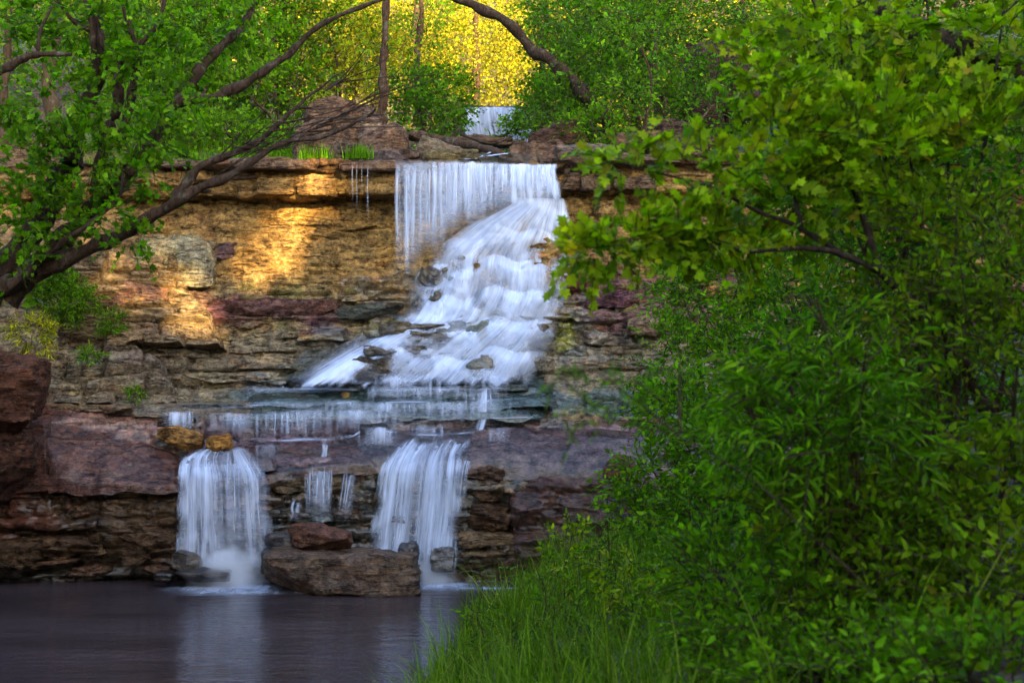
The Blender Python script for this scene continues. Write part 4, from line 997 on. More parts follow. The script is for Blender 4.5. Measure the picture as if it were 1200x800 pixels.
def frames(d, nrm):
    d = d / (np.linalg.norm(d, axis=1)[:, None] + 1e-9)
    x = np.cross(d, nrm); x /= np.linalg.norm(x, axis=1)[:, None] + 1e-9
    z = np.cross(x, d); return x, d, z

def leaf_arrays(P, d, nrm, size, tmpl, col):
    T, Fs = tmpl; x, y, z = frames(d, nrm); n = len(P); k = len(T)
    V = P[:, None] + size[:, None, None] * (T[None, :, :1] * x[:, None] + T[None, :, 1:2] * y[:, None] + T[None, :, 2:3] * z[:, None])
    off = (np.arange(n) * k)[:, None, None]
    return V.reshape(-1, 3), [(f[None] + off).reshape(-1, f.shape[1]) for f in Fs], np.repeat(col, k, 0)

def unit(v): return v / (np.linalg.norm(v, axis=-1)[..., None] + 1e-9)

def sprays(P, D, r, per, length, size, flat=.6, droop=.25):
    """leaves set alternately along little twigs -> leaf positions, directions, normals, sizes, index of spray"""
    n = len(P); D = unit(D)
    up = np.array([0, 0, 1.0]); N = unit(up * flat + r.normal(size=(n, 3)) * .45)
    side = unit(np.cross(D, N)); N = np.cross(side, D)
    L = length * r.uniform(.6, 1.3, n)
    t = (np.arange(per) + .6) / per
    sgn = np.where(np.arange(per) % 2 == 0, 1.0, -1.0); sgn[-1] = 0
    pos = P[:, None] + D[:, None] * (L[:, None] * t[None])[..., None]
    pos[..., 2] -= droop * L[:, None] * t[None] ** 2
    dr = D[:, None] * .75 + side[:, None] * sgn[None, :, None] * .85 + r.normal(size=(n, per, 3)) * .28
    dr[..., 2] -= .22
    nr = N[:, None] + r.normal(size=(n, per, 3)) * .38
    sz = size * r.uniform(.55, 1.2, (n, per)) * (1 - .25 * t[None])
    tip = P + D * L[:, None]; tip[:, 2] -= droop * L
    return pos.reshape(-1, 3), dr.reshape(-1, 3), nr.reshape(-1, 3), sz.ravel(), np.repeat(np.arange(n), per), tip

PAL = {
 'fresh': [(.075,.150,.006),(.055,.125,.007),(.110,.180,.007),(.040,.100,.009)],
 'maple': [(.105,.175,.006),(.145,.215,.007),(.170,.205,.006),(.050,.115,.008),(.22,.17,.012)],
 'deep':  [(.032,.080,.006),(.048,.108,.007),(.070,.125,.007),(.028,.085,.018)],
 'grass': [(.045,.105,.007),(.070,.140,.008),(.030,.075,.008),(.110,.150,.012),(.20,.17,.06)],
 'olive': [(.070,.125,.005),(.095,.160,.006),(.045,.095,.006),(.150,.140,.010)],
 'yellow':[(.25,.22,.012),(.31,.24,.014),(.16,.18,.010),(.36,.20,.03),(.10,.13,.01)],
}
def leaf_cols(n, pal, r, sid=None):
    p = np.array(PAL[pal]); w = r.dirichlet(np.ones(len(p)) * 1.2, n if sid is None else sid.max() + 1) @ p
    if sid is not None: w = w[sid]
    return np.minimum(w * (r.uniform(.32, .95, n) + 1.2 * r.random(n) ** 3)[:, None] * np.array([1.20, 1.34, .55]), .42)

def rand_dir(r, n): return unit(r.normal(size=(n, 3)))

_leafmesh = {}
def leaf_protos(tmpl_name, pal):
    key = (tmpl_name, pal)
    if key not in _leafmesh:
        T, Fs = TM[tmpl_name]; L = []
        for c in PAL[pal]:
            for k in (.85, 1.15): L.append(mesh('leaf', T, [f.copy() for f in Fs], LEAF, True, np.broadcast_to(np.array(c) * k, T.shape)))
        _leafmesh[key] = L
    return _leafmesh[key]
TM = {'oval': T_OVAL, 'lance': T_LANCE, 'lite': T_LITE, 'maple': T_MAPLE}

def plant(name, label, cat, base, blobs, seed, pal='fresh', tmpl='oval', leaf=.09, per=7, length=.35, density=60, group=None,
          stems=True, stem_r=.03, bark=TWIG, singles=0, out=.75, upb=.25, crown='foliage', stem_name='stem', limbs=None, limb_bark=None, clip=None, trunk_name='trunk', flat=.6, clump=.44, clump_f=2.0):
    """blobs: (px, py, Y, rx, ry, rz) clumps the plant fills; density: twigs per square metre of clump skin"""
    r = np.random.default_rng(seed); base = np.asarray(base, float)
    root = empty(name, base, label, cat, group)
    P, D = [], []
    for b in blobs:
        c = at(b[0], b[1], b[2]); rad = np.array(b[3:6])
        n = int(density * 4 * (rad[0] * rad[1] + rad[0] * rad[2] + rad[1] * rad[2]) / 3 * 3.1 / 2)
        q = rand_dir(r, n); rr_ = r.uniform(.12, 1, n) ** .45
        lump = .72 + .56 * fbm(q * 2.3 + seed, seed % 60, 3)
        p = c + q * rad * (rr_ * lump)[:, None]
        P.append(p); D.append(q * out + rand_dir(r, n) * .55 + np.array([0, 0, upb]))
    P = np.concatenate(P); D = np.concatenate(D)
    if clump > 0:
        k = fbm(P * clump_f, seed % 40 + 2, 3) > clump + .05 * r.normal(size=len(P)); P, D = P[k], D[k]
    if clip is not None:
        k = clip(P); P, D = P[k], D[k]
    pos, dr, nr, sz, sid, tip = sprays(P, D, r, per, length, leaf, flat)
    col = leaf_cols(len(pos), pal, r, sid)
    keep = np.ones(len(pos), bool)
    if singles:
        px, py = topx(pos)
        inf = (px > 5) & (px < 1195) & (py > 5) & (py < 795)
        cand = np.where(inf)[0]
        score = sz[cand] / pos[cand, 1] * (1 + 0 * cand)
        # spread the singled-out leaves over the plant: the outermost (nearest) ones
        cand = cand[np.argsort(-(score) + .01 * r.random(len(cand)))][:singles]
        keep[cand] = False
        protos = leaf_protos(tmpl, pal); x, y, z = frames(dr[cand], nr[cand])
        for q, i in enumerate(cand):
            o = bpy.data.objects.new('leaf', protos[int(r.integers(len(protos)))]); COL.objects.link(o); o.parent = root
            s = float(sz[i]); M = Matrix([[x[q][j] * s, y[q][j] * s, z[q][j] * s, pos[i][j] - base[j]] for j in range(3)] + [[0, 0, 0, 1]])
            o.matrix_local = M
    V, Fs, C = leaf_arrays(pos[keep], dr[keep], nr[keep], sz[keep], TM[tmpl], col[keep])
    link(crown, mesh(crown, V - base, Fs, LEAF, True, C), root)['kind'] = 'stuff'
    # twigs carrying the leaves
    if per > 3:
        Lw = .004 + .02 * leaf
        sidev = unit(np.cross(tip - P, np.array([.3, .2, .9])))
        s2 = unit(np.cross(tip - P, sidev))
        W = []
        for a in range(3):
            th = a * 2.0944; off = (math.cos(th) * sidev + math.sin(th) * s2) * Lw
            W += [P + off, tip + off * .4]
        W = np.stack(W, 1).reshape(-1, 3); k = (np.arange(len(P)) * 6)[:, None, None]
        q = np.array([[0, 2, 3, 1], [2, 4, 5, 3], [4, 0, 1, 5]])
        link('twigs', mesh('twigs', W - base, (q[None] + k).reshape(-1, 4), TWIG), root)['kind'] = 'stuff'
    if stems:
        for b in blobs:
            c = at(b[0], b[1], b[2]); mid = base * .5 + c * .5 + np.array([r.uniform(-.15, .15), r.uniform(-.15, .15), .15 * abs(c[2] - base[2])])
            path = spline([base + r.normal(size=3) * [.05, .05, 0], mid, c, c + (c - mid) * .35], 18)
            Vt, Ft = tube_arrays(path, np.linspace(stem_r, stem_r * .25, 18), 6, .2, seed)
            link(stem_name, mesh(stem_name, Vt - base, Ft, bark), root)
            for _ in range(5):
                k = int(r.integers(7, 16)); p0 = path[k]; p1 = p0 + (rand_dir(r, 1)[0] * .8 + [0, 0, .3]) * np.mean(b[3:6]) * .8
                Vt, Ft = tube_arrays(spline([p0, (p0 + p1) / 2 + r.normal(size=3) * .05, p1], 8), np.linspace(stem_r * .4, stem_r * .12, 8), 5, .15, seed)
                link('branch', mesh('branch', Vt - base, Ft, bark), root)
    for i, (nm, pts, r0, r1) in enumerate(limbs or []):
        path = spline([at(*p) for p in pts], 8 * len(pts))
        path[1:-1] += ((np.stack([fbm(path * 1.7 + 9 * a + i, 7 + a, 3) for a in range(3)], -1) - .5) * (1.6 * r0 + .06))[1:-1]
        Vt, Ft = tube_arrays(path, np.linspace(r0, r1, len(path)) * (1 + .16 * np.sin(np.arange(len(path)) * .9 + i)), 12 if r0 > .05 else 7, .2, seed + i)
        link(nm, mesh(nm, Vt - base, Ft, limb_bark or bark), root)
    return root

def gz(x, y): return float(ground_z(np.array([x]), np.array([y]))[0])
def gbase(px, Y, dz=-.05):
    x = (px - 600) / F * Y; return (x, Y, gz(x, Y) + dz)

# ---------- the leaning tree on the left bank
LT = 16.0
limbs = [
 ('trunk', [(-60, 420, 15.8), (-25, 352, 15.9), (25, 290, 16), (64, 213, 16.1), (100, 132, 16.2), (118, 60, 16.2), (112, -30, 16.3)], 0.1880, 0.0648),
 ('limb', [(-38, 362, 15.8), (18, 326, 15.7), (98, 292, 15.5), (160, 263, 15.4), (206, 231, 15.3), (262, 203, 15.3), (318, 181, 15.3), (376, 164, 15.3), (440, 128, 15.3)], 0.1080, 0.0101),
 ('limb', [(206, 231, 15.3), (236, 200, 15.4), (292, 172, 15.5), (340, 132, 15.6), (404, 84, 15.7)], 0.0600, 0.0072),
 ('limb', [(10, 352, 15.9), (52, 296, 15.8), (92, 258, 15.7), (132, 215, 15.7), (152, 188, 15.7), (182, 150, 15.7), (214, 121, 15.7), (262, 112, 15.7), (318, 82, 15.7), (362, 42, 15.7), (402, 18, 15.7), (470, -8, 15.7)], 0.1280, 0.0158),
 ('limb', [(196, 133, 15.7), (226, 95, 15.9), (256, 62, 16), (280, 32, 16.1), (302, -8, 16.1)], 0.0680, 0.0360),
 ('limb', [(112, 218, 15.9), (124, 165, 16), (140, 95, 16), (143, 72, 16), (122, 42, 16), (118, -10, 16)], 0.0800, 0.0252),
 ('limb', [(140, 172, 16), (152, 110, 16.1), (160, 60, 16.1), (150, 20, 16.1), (146, -8, 16.1)], 0.0560, 0.0216),
 ('limb', [(143, 74, 15.8), (168, 48, 15.8), (185, 32, 15.8), (194, -6, 15.8)], 0.0360, 0.0216),
 ('limb', [(10, 336, 15.5), (60, 296, 15.4), (104, 264, 15.3), (136, 232, 15.3), (143, 198, 15.3)], 0.0440, 0.0158),
 ('limb', [(-30, 96, 15), (0, 82, 15), (28, 70, 15), (50, 66, 15), (84, 64, 15)], 0.0600, 0.0216),
 ('limb', [(45, 66, 15), (49, 38, 15), (64, 8, 15)], 0.0240, 0.0108),
 ('limb', [(112, 92, 16.1), (106, 40, 16), (98, -6, 16)], 0.0480, 0.0288),
 ('limb', [(104, 36, 16), (84, 24, 16), (66, -4, 16)], 0.0320, 0.0180),
]
rq = random.Random(4)
for i in range(34):      # fine bare twigs reaching over the cliff
    t = rq.random(); x0 = 250 + 150 * t; y0 = (205 - 70 * t) if i % 2 else (190 - 95 * t)
    x1 = x0 + rq.uniform(40, 150); y1 = y0 - rq.uniform(5, 75)
    limbs.append(('twig', [(x0, y0, 15.4), ((x0 + x1) / 2, (y0 + y1) / 2 + rq.uniform(-6, 10), 15.3 + rq.uniform(-.3, .3)), (x1, y1, 15.3 + rq.uniform(-.6, .6))], .009, .0025))
LTB = [(20, 30, 15.6, .55, .7, .5), (95, 25, 16.3, .6, .8, .45), (170, 20, 16.2, .6, .8, .4), (60, 110, 15.4, .6, .7, .45), (140, 120, 16.2, .5, .7, .4), (15, 190, 15.6, .45, .6, .55), (90, 190, 15.6, .5, .6, .45),
       (50, 255, 15.5, .5, .5, .35), (125, 245, 15.4, .4, .5, .28), (10, 290, 15.4, .35, .5, .4), (175, 165, 15.4, .3, .4, .25), (185, 75, 16, .5, .7, .35), (235, 40, 16.2, .5, .7, .3), (205, 115, 15.4, .25, .4, .2), (290, 25, 16.3, .45, .6, .25), (10, 345, 15.5, .3, .4, .2), (160, 205, 15.3, .25, .35, .15), (150, 280, 15.3, .2, .3, .10)]
plant('leaning_tree', 'dark leaning tree with bare sweeping limbs over the left cliff', 'tree', (at(-60, 420, 15.8)[0], 15.8, gz(at(-60, 420, 15.8)[0], 15.8) - .2), LTB, 71, 'fresh', 'maple', .088, 7, .30, 80, stems=False, limbs=limbs, limb_bark=BARK, singles=260, crown='crown', flat=.8)

# ---------- background trees and bushes above the ledge
def bgtree(label, px, Y, trunk, r0, blobs, seed, pal, leaf=.15, density=16, name='tree', group=None, bark=BARK, per=6, tmpl='lite', length=.5, limbs=(), cat='tree', **kw):
    x = (trunk[0][0] - 600) / F * Y if trunk else (px - 600) / F * Y
    L = ([('trunk', [(a, b, Y) for a, b in trunk], r0, r0 * .45)] if trunk else []) + list(limbs)
    return plant(name, label, cat, (x, Y, gz(x, Y) - .05), blobs, seed, pal, tmpl, leaf, per, length, density, group, stems=not trunk, limbs=L, limb_bark=bark, bark=bark, crown='crown', stem_r=.05, **kw)
bgtree('straight slim trunk rising beside the ledge boulders', 448, 33, [(446, 158), (449, 90), (452, 30), (455, -90)], .13, [(455, -60, 33, 1.6, 1.4, .9), (470, 35, 33.4, .7, .8, .5), (430, 60, 33.2, .5, .6, .4)], 81, 'olive', bark=BARK)
bgtree('curved dark trunk arching left over the creek', 715, 32.5, [(728, 196), (706, 136), (676, 97), (640, 66), (600, 35), (560, 10), (505, -12)], .20,
       [(690, 95, 33, .9, 1.2, .75), (655, 120, 33, .8, 1, .6), (700, 65, 33.4, .7, 1, .5), (720, 40, 33.5, .9, 1.2, .7), (660, 20, 33.5, .9, 1.2, .5), (740, 90, 33.6, .6, .8, .5)], 82, 'deep', leaf=.16, density=44, bark=BARK_D)
bgtree('small bright leaved sapling with a bent stem on the ledge', 750, 30.4, [(747, 172), (757, 140), (763, 100), (752, 55)], .045, [(725, 60, 30.4, .6, .6, .5), (775, 50, 30.4, .65, .6, .55), (735, 110, 30.2, .5, .5, .35), (750, 15, 30.4, .7, .7, .4), (722, 135, 30.2, .28, .4, .25)], 83, 'fresh', leaf=.13, density=26, name='sapling', tmpl='oval', singles=60)
bgtree('thick scaly trunk behind the leaning tree', 62, 31, [(58, 190), (60, 110), (63, 40), (66, -60)], .19, [(80, 60, 31.5, 1.0, 1, .8), (20, 20, 31.5, 1.0, 1, .8)], 84, 'olive', bark=TWIG)
bgtree('sunlit trunk at the edge of the left wood', 6, 31.5, [(2, 230), (5, 150), (8, 90), (12, -40)], .15, [(10, 70, 32, .8, .8, .6)], 85, 'olive', bark=TWIG)
# bushes left of the creek
for i, (lb, px, Y, bl, pal, dn) in enumerate([
   ('tall pale green bush behind the leaning tree limbs', 230, 35, [(215, 110, 35, 1.3, 1.1, 1.2), (250, 60, 35.5, 1.3, 1.1, 1.0), (195, 45, 36, 1.2, 1.1, 1.0)], 'fresh', 18),
   ('leafy green bush above the ledge slab beside brown block', 330, 35, [(300, 120, 34.5, 1.0, .9, .9), (345, 100, 35.5, 1.1, 1, .8), (320, 55, 36.5, 1.2, 1.1, 1.0)], 'fresh', 18),
   ('low dense bush at the foot of the leaning tree crown', 130, 33.5, [(120, 140, 33.5, 1.4, 1, 1.1), (60, 150, 33.5, 1.2, 1, 1.0), (160, 160, 32.8, .9, .8, .5)], 'deep', 18),
   ('wide dark bush covering the grassy rim beside leaning tree', 270, 32.5, [(215, 150, 32.5, .9, .7, .45), (265, 155, 32, .8, .6, .35), (305, 162, 32, .6, .5, .28), (180, 165, 31.6, .6, .5, .3)], 'fresh', 26),
   ('yellow green bush between the straight trunk and brown blocks', 400, 37, [(395, 95, 37, 1.2, 1, 1.0), (385, 40, 38, 1.4, 1.2, 1.2), (440, 70, 38.5, 1.1, 1, 1.0)], 'yellow', 16),
   ('dark bush right of the straight trunk by the creek', 505, 34, [(500, 130, 34, .8, .7, .5), (525, 142, 33.6, .5, .5, .3), (480, 110, 34.5, .7, .7, .5)], 'deep', 26),
   ('shrub hanging beside the far waterfall on its left', 540, 40, [(522, 115, 40, .8, .8, .8), (610, 150, 39, .35, .4, .35), (600, 155, 39, .5, .4, .25)], 'fresh', 26),
   ('bush hanging right of the far waterfall', 655, 38, [(650, 130, 38, .8, .8, .7), (640, 150, 37, .5, .5, .3), (680, 105, 38.5, .8, .8, .7)], 'deep', 24),
   ('low bush on the ledge between curved trunk and sapling', 705, 31, [(695, 150, 31, .55, .5, .35), (725, 165, 30.6, .4, .4, .25), (672, 160, 31.5, .35, .4, .2)], 'fresh', 30),
   ('leafy bush in front of the dark slab on the right ledge', 790, 31, [(780, 120, 31.5, .6, .6, .5), (830, 130, 31.5, .7, .6, .5), (805, 160, 30.8, .35, .35, .2), (835, 95, 33, .5, .5, .35), (800, 75, 33, .4, .4, .3)], 'deep', 26)]):
    bgtree(lb, px, Y, None, 0, bl, 90 + i, pal, leaf=.15, density=dn * 3, name='bush', cat='bush', group='bushes above the upper ledge')
# trees deeper in the wood
for i, (lb, px, Y, tr, bl, pal) in enumerate([
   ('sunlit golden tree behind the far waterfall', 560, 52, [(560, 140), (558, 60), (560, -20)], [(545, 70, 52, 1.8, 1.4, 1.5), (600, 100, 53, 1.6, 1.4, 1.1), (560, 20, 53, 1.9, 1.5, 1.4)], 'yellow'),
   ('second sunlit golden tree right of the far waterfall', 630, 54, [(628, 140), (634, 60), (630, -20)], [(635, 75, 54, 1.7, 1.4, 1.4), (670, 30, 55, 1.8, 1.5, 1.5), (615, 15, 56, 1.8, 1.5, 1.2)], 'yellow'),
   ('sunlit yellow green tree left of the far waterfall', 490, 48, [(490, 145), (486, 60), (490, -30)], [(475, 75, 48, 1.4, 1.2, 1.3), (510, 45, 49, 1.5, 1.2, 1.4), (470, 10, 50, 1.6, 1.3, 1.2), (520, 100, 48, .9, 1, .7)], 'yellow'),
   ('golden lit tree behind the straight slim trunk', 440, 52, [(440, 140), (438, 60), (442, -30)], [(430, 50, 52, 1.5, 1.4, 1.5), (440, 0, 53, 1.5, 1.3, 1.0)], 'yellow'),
   ('shaded green tree left of the brown ledge blocks', 330, 38, [(332, 150), (328, 70), (335, -40)], [(300, 70, 38, 1.5, 1.3, 1.3), (355, 60, 38.5, 1.4, 1.3, 1.3), (320, 10, 38, 1.7, 1.4, 1.1), (390, 25, 39, 1.2, 1.2, 1.0)], 'fresh'),
   ('shaded green tree behind the big bush on the left rim', 235, 37, [(236, 160), (240, 70), (232, -40)], [(230, 70, 37, 1.6, 1.4, 1.3), (265, 15, 37.5, 1.7, 1.4, 1.1), (190, 20, 37, 1.6, 1.4, 1.2)], 'deep'),
   ('leafy tree hanging behind the scaly trunk on the left', 110, 36, [(112, 190), (108, 80), (112, -40)], [(100, 90, 36, 1.6, 1.3, 1.4), (140, 40, 36.5, 1.5, 1.3, 1.2), (60, 30, 36, 1.7, 1.3, 1.2), (10, 100, 35, 1.5, 1.3, 1.6), (-10, 30, 35.5, 1.4, 1.3, 1.2)], 'fresh'),
   ('slim shaded tree between the straight trunk and the golden pocket', 492, 43, [(494, 160), (490, 80), (496, -30)], [(478, 60, 43, .9, .8, .8), (505, 95, 43, .7, .7, .6), (500, 20, 43.5, .8, .8, .5)], 'fresh'),
   ('slim shaded tree beside the right end of the far waterfall', 640, 44, [(640, 160), (636, 80), (642, -30)], [(645, 70, 44, .7, .8, .8), (630, 30, 44, .6, .7, .5), (655, 120, 43, .7, .7, .6)], 'deep'),
   ('dark leafy tree filling the shade between sapling and brown cliff blocks', 770, 38, [(772, 170), (768, 80), (774, -40)], [(760, 50, 38, 1.4, 1.2, 1.2), (810, 20, 38, 1.4, 1.2, 1.0), (720, 15, 38.5, 1.2, 1.1, .9), (790, 110, 37, 1.0, 1.0, .8), (690, 60, 39, .9, 1, .9)], 'deep'),
   ('dark canopy tree right of the golden pocket', 690, 42, [(694, 165), (688, 80), (694, -40)], [(685, 60, 42, 1.5, 1.3, 1.6), (665, 10, 42.5, 1.4, 1.3, 1.0), (720, 110, 41, 1.3, 1.2, 1.1), (740, 10, 42, 1.6, 1.3, 1.0)], 'deep'),
   ('canopy tree over the top of the right bank', 1120, 30, [(1125, 300), (1120, 120), (1125, -60)], [(1100, 60, 30, 2.0, 1.6, 1.7), (1180, 30, 30, 2.0, 1.6, 1.6), (1020, 30, 31, 1.8, 1.5, 1.4), (1180, 140, 29, 1.7, 1.5, 1.4)], 'deep'),
   ('shaded wood tree rising behind the leaning tree', 200, 42, [(205, 150), (200, 60), (210, -40)], [(190, 40, 42, 2.0, 1.6, 1.8), (120, 60, 42, 1.9, 1.6, 1.7), (260, 10, 43, 1.9, 1.5, 1.3)], 'deep'),
   ('dark tree behind the scaly trunk at wood edge', 40, 40, [(30, 180), (36, 80), (30, -40)], [(20, 60, 40, 2.0, 1.6, 2.0), (80, 120, 39, 1.4, 1.4, 1.3), (-20, 140, 38, 1.4, 1.4, 1.6)], 'deep'),
   ('dense dark tree behind the curved trunk', 740, 40, [(742, 170), (746, 80), (740, -40)], [(720, 90, 40, 1.8, 1.5, 1.6), (770, 50, 40, 1.9, 1.5, 1.8), (710, 15, 41, 1.9, 1.5, 1.3)], 'deep'),
   ('dark tree behind the brown cliff blocks on the right', 860, 42, [(870, 170), (866, 80), (870, -40)], [(850, 130, 41, 1.9, 1.6, 1.3), (900, 60, 42, 2.2, 1.7, 2.2), (820, 15, 43, 1.9, 1.6, 1.2)], 'deep'),
   ('dark tree at the back of the right bank shrubs', 980, 40, [(985, 190), (980, 80), (985, -40)], [(970, 90, 40, 2.2, 1.7, 2.2), (1040, 60, 41, 2.4, 1.8, 2.4), (930, 150, 38, 1.5, 1.4, 1.2)], 'deep')]):
    bgtree(lb, px, Y, tr, .16, bl, 120 + i, pal, leaf=.15, density=40, name='tree', group='trees in the wood above the falls', length=.8)

def leaf_mass(name, label, cat, P, size, pal, seed, tmpl='lite', kind='stuff'):
    r = np.random.default_rng(seed); n = len(P)
    V, Fs, C = leaf_arrays(P, rand_dir(r, n) + np.array([0, 0, -.2]), rand_dir(r, n) + np.array([0, 0, .8]), size * r.uniform(.5, 1.4, n), TM[tmpl], leaf_cols(n, pal, r))
    return tag(link(name, mesh(name, V, Fs, LEAF, True, C)), label, cat, kind=kind)
# the wood on the hillside far behind
r = np.random.default_rng(77)
n = 90000
X = r.uniform(-42, 42, n); Y = r.uniform(60, 92, n); h = r.random(n) ** .8 * 9 * (.45 + .9 * fbm(np.stack([X * .25, Y * .25, 0 * X], -1), 70, 3))
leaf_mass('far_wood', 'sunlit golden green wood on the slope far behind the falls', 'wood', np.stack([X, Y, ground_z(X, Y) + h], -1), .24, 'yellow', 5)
# undergrowth on the banks above the ledge
n = 15000
X = r.uniform(-13, 17, n); Y = r.uniform(31.2, 44, n); w = np.abs(X + .3); k = (w > 1.6 + .05 * (Y - 31)) ; X, Y = X[k], Y[k]
leaf_mass('undergrowth', 'low green undergrowth covering the banks above the ledge', 'undergrowth', np.stack([X, Y, ground_z(X, Y) + r.random(len(X)) ** 2 * .45], -1), .13, 'fresh', 6)

# ---------- shrubs of the right bank
SR = 'shrubs on the right bank'
def shrub(label, basepx, Y, blobs, seed, pal, leaf, density, tmpl='oval', per=8, length=.34, singles=150, name='shrub', stem_r=.022, cat='shrub', **kw):
    return plant(name, label, cat, gbase(basepx, Y), blobs, seed, pal, tmpl, leaf, per, length, density, SR, stem_r=stem_r, singles=singles, **kw)
# overhanging maple boughs
mb = [(742, 190, 9.2, .24, .4, .13), (800, 196, 9.2, .32, .45, .13), (700, 296, 9.0, .22, .35, .09), (750, 278, 9.1, .28, .4, .10), (812, 268, 9.2, .28, .45, .12), (865, 215, 9.4, .4, .5, .22), (905, 165, 9.6, .42, .5, .22), (860, 280, 9.3, .3, .4, .15), (940, 235, 9.6, .42, .5, .28), (1000, 170, 9.8, .45, .5, .34), (905, 110, 9.8, .32, .45, .2), (890, 70, 10, .2, .3, .12)]
ml = [('trunk', [(1190, 560, 9.8), (1150, 470, 9.8), (1095, 380, 9.7), (1030, 315, 9.6)], .055, .03), ('limb', [(1030, 315, 9.6), (985, 297, 9.5), (935, 290, 9.4), (880, 292, 9.3), (800, 275, 9.2), (720, 292, 9.0)], .028, .005),
      ('limb', [(985, 297, 9.5), (940, 270, 9.5), (895, 248, 9.4), (820, 215, 9.3), (735, 190, 9.2)], .024, .005), ('limb', [(1030, 315, 9.6), (1000, 220, 9.8), (960, 140, 9.8), (900, 80, 9.9)], .03, .006), ('limb', [(940, 272, 9.5), (920, 200, 9.6), (900, 140, 9.7)], .016, .004)]
plant('maple', 'maple boughs reaching left across the cliff from the right bank', 'tree', gbase(1190, 9.8), mb, 151, 'maple', 'maple', .09, 7, .24, 150, SR, stems=False, limbs=ml, limb_bark=BARK_D, singles=280, crown='crown', flat=.8)
shrub('tall maple thicket above the leaning trunk on the right bank', 1110, 11, [(1000, 60, 11, .55, .7, .5), (1090, 40, 11.2, .7, .7, .5), (1170, 60, 11, .6, .7, .6), (960, 20, 11.4, .45, .6, .35), (1060, 150, 10.6, .65, .7, .5), (1150, 190, 10.4, .6, .7, .6), (1040, 230, 10.4, .45, .6, .35)], 152, 'maple', .10, 75, tmpl='maple', per=7, length=.3, singles=220, bark=BARK_D)
shrub('broad shrub under the maple thicket at right bank edge', 1130, 10, [(1120, 290, 9.8, .55, .6, .4), (1180, 330, 9.6, .5, .6, .5), (1060, 350, 9.8, .45, .6, .3), (1130, 410, 9.4, .5, .6, .4), (1010, 290, 10.2, .3, .5, .2), (1190, 450, 9.2, .4, .5, .4)], 153, 'olive', .085, 105, singles=180)
shrub('upright sumac like shrub with long pinnate leaves', 985, 9, [(970, 400, 8.6, .28, .35, .22), (1010, 450, 8.7, .36, .4, .26), (925, 450, 8.9, .32, .4, .25), (960, 510, 8.6, .42, .5, .28), (1040, 520, 8.7, .40, .5, .3), (890, 500, 9.0, .25, .4, .2)], 154, 'fresh', .115, 85, tmpl='lance', per=11, length=.34, singles=220, flat=1.1)
shrub('fine leaved bush against the cliff foot behind the sumac', 830, 20, [(820, 350, 20.5, .75, .8, .75), (870, 320, 20.5, .8, .8, .7), (790, 420, 20, .55, .7, .6), (860, 430, 19.5, .8, .8, .8), (925, 370, 20, .8, .8, .9), (775, 480, 20, .35, .5, .35), (980, 320, 20.5, .9, .9, .9), (790, 320, 20.8, .4, .6, .4)], 155, 'fresh', .10, 100, per=8, length=.36, singles=0, name='bush', cat='bush')
shrub('round bush standing between the red rock and the weeds', 800, 16, [(800, 480, 16.5, .5, .6, .4), (770, 560, 16, .45, .5, .35), (840, 540, 15.5, .55, .6, .5), (745, 600, 16, .30, .4, .25), (820, 610, 15, .55, .6, .4), (880, 590, 14.5, .5, .5, .45)], 156, 'fresh', .105, 120, singles=140)
shrub('leafy shrub with bare brown stems low on the right bank', 1080, 9, [(1000, 600, 9, .40, .5, .3), (1080, 610, 9, .42, .5, .35), (1160, 580, 9, .40, .5, .4), (930, 620, 9.3, .35, .45, .3), (1130, 690, 8.6, .42, .5, .32), (1180, 760, 8.2, .35, .4, .35), (1130, 790, 7.6, .4, .4, .25), (1200, 700, 8, .4, .4, .3), (1040, 700, 8.8, .4, .5, .3)], 157, 'olive', .10, 125, clump=.38, singles=160)
shrub('dark low shrub at the bottom of the right bank', 960, 9, [(930, 710, 9, .40, .5, .3), (1000, 770, 8.6, .42, .5, .3), (880, 760, 9.2, .38, .5, .28), (1090, 780, 8.3, .4, .5, .28), (850, 680, 9.8, .35, .45, .3), (1050, 800, 7.6, .4, .4, .2), (1160, 800, 7.2, .4, .4, .22), (960, 810, 8.2, .4, .4, .2)], 158, 'fresh', .095, 150, clump=.34, singles=140)
shrub('shaded thicket filling the back of the right bank', 1080, 14, [(1000, 420, 14, 1.0, 1, .9), (1120, 350, 14, 1.1, 1, 1.1), (1100, 520, 13, 1.0, 1, .9), (960, 560, 13.5, .8, .9, .8), (1180, 220, 14.5, 1.0, 1, 1.2), (1050, 200, 15, 1.1, 1, 1.0), (960, 220, 16, .9, 1, .7), (1000, 680, 12, .8, .9, .7), (1150, 680, 11.5, .8, .9, .7), (870, 660, 13, .6, .7, .5), (1050, 780, 10, .7, .8, .5), (1180, 790, 9.6, .6, .7, .5), (900, 770, 11, .6, .7, .45)], 159, 'deep', .12, 60, singles=0, clump=.36, tmpl='oval')
tl = log_obj('scaly fallen trunk leaning across the maple thicket', [(970, -18, 12.2), (1050, 22, 12), (1130, 58, 11.8), (1230, 105, 11.5)], .115, .12, BARK, 'fallen_tree', seed=9)
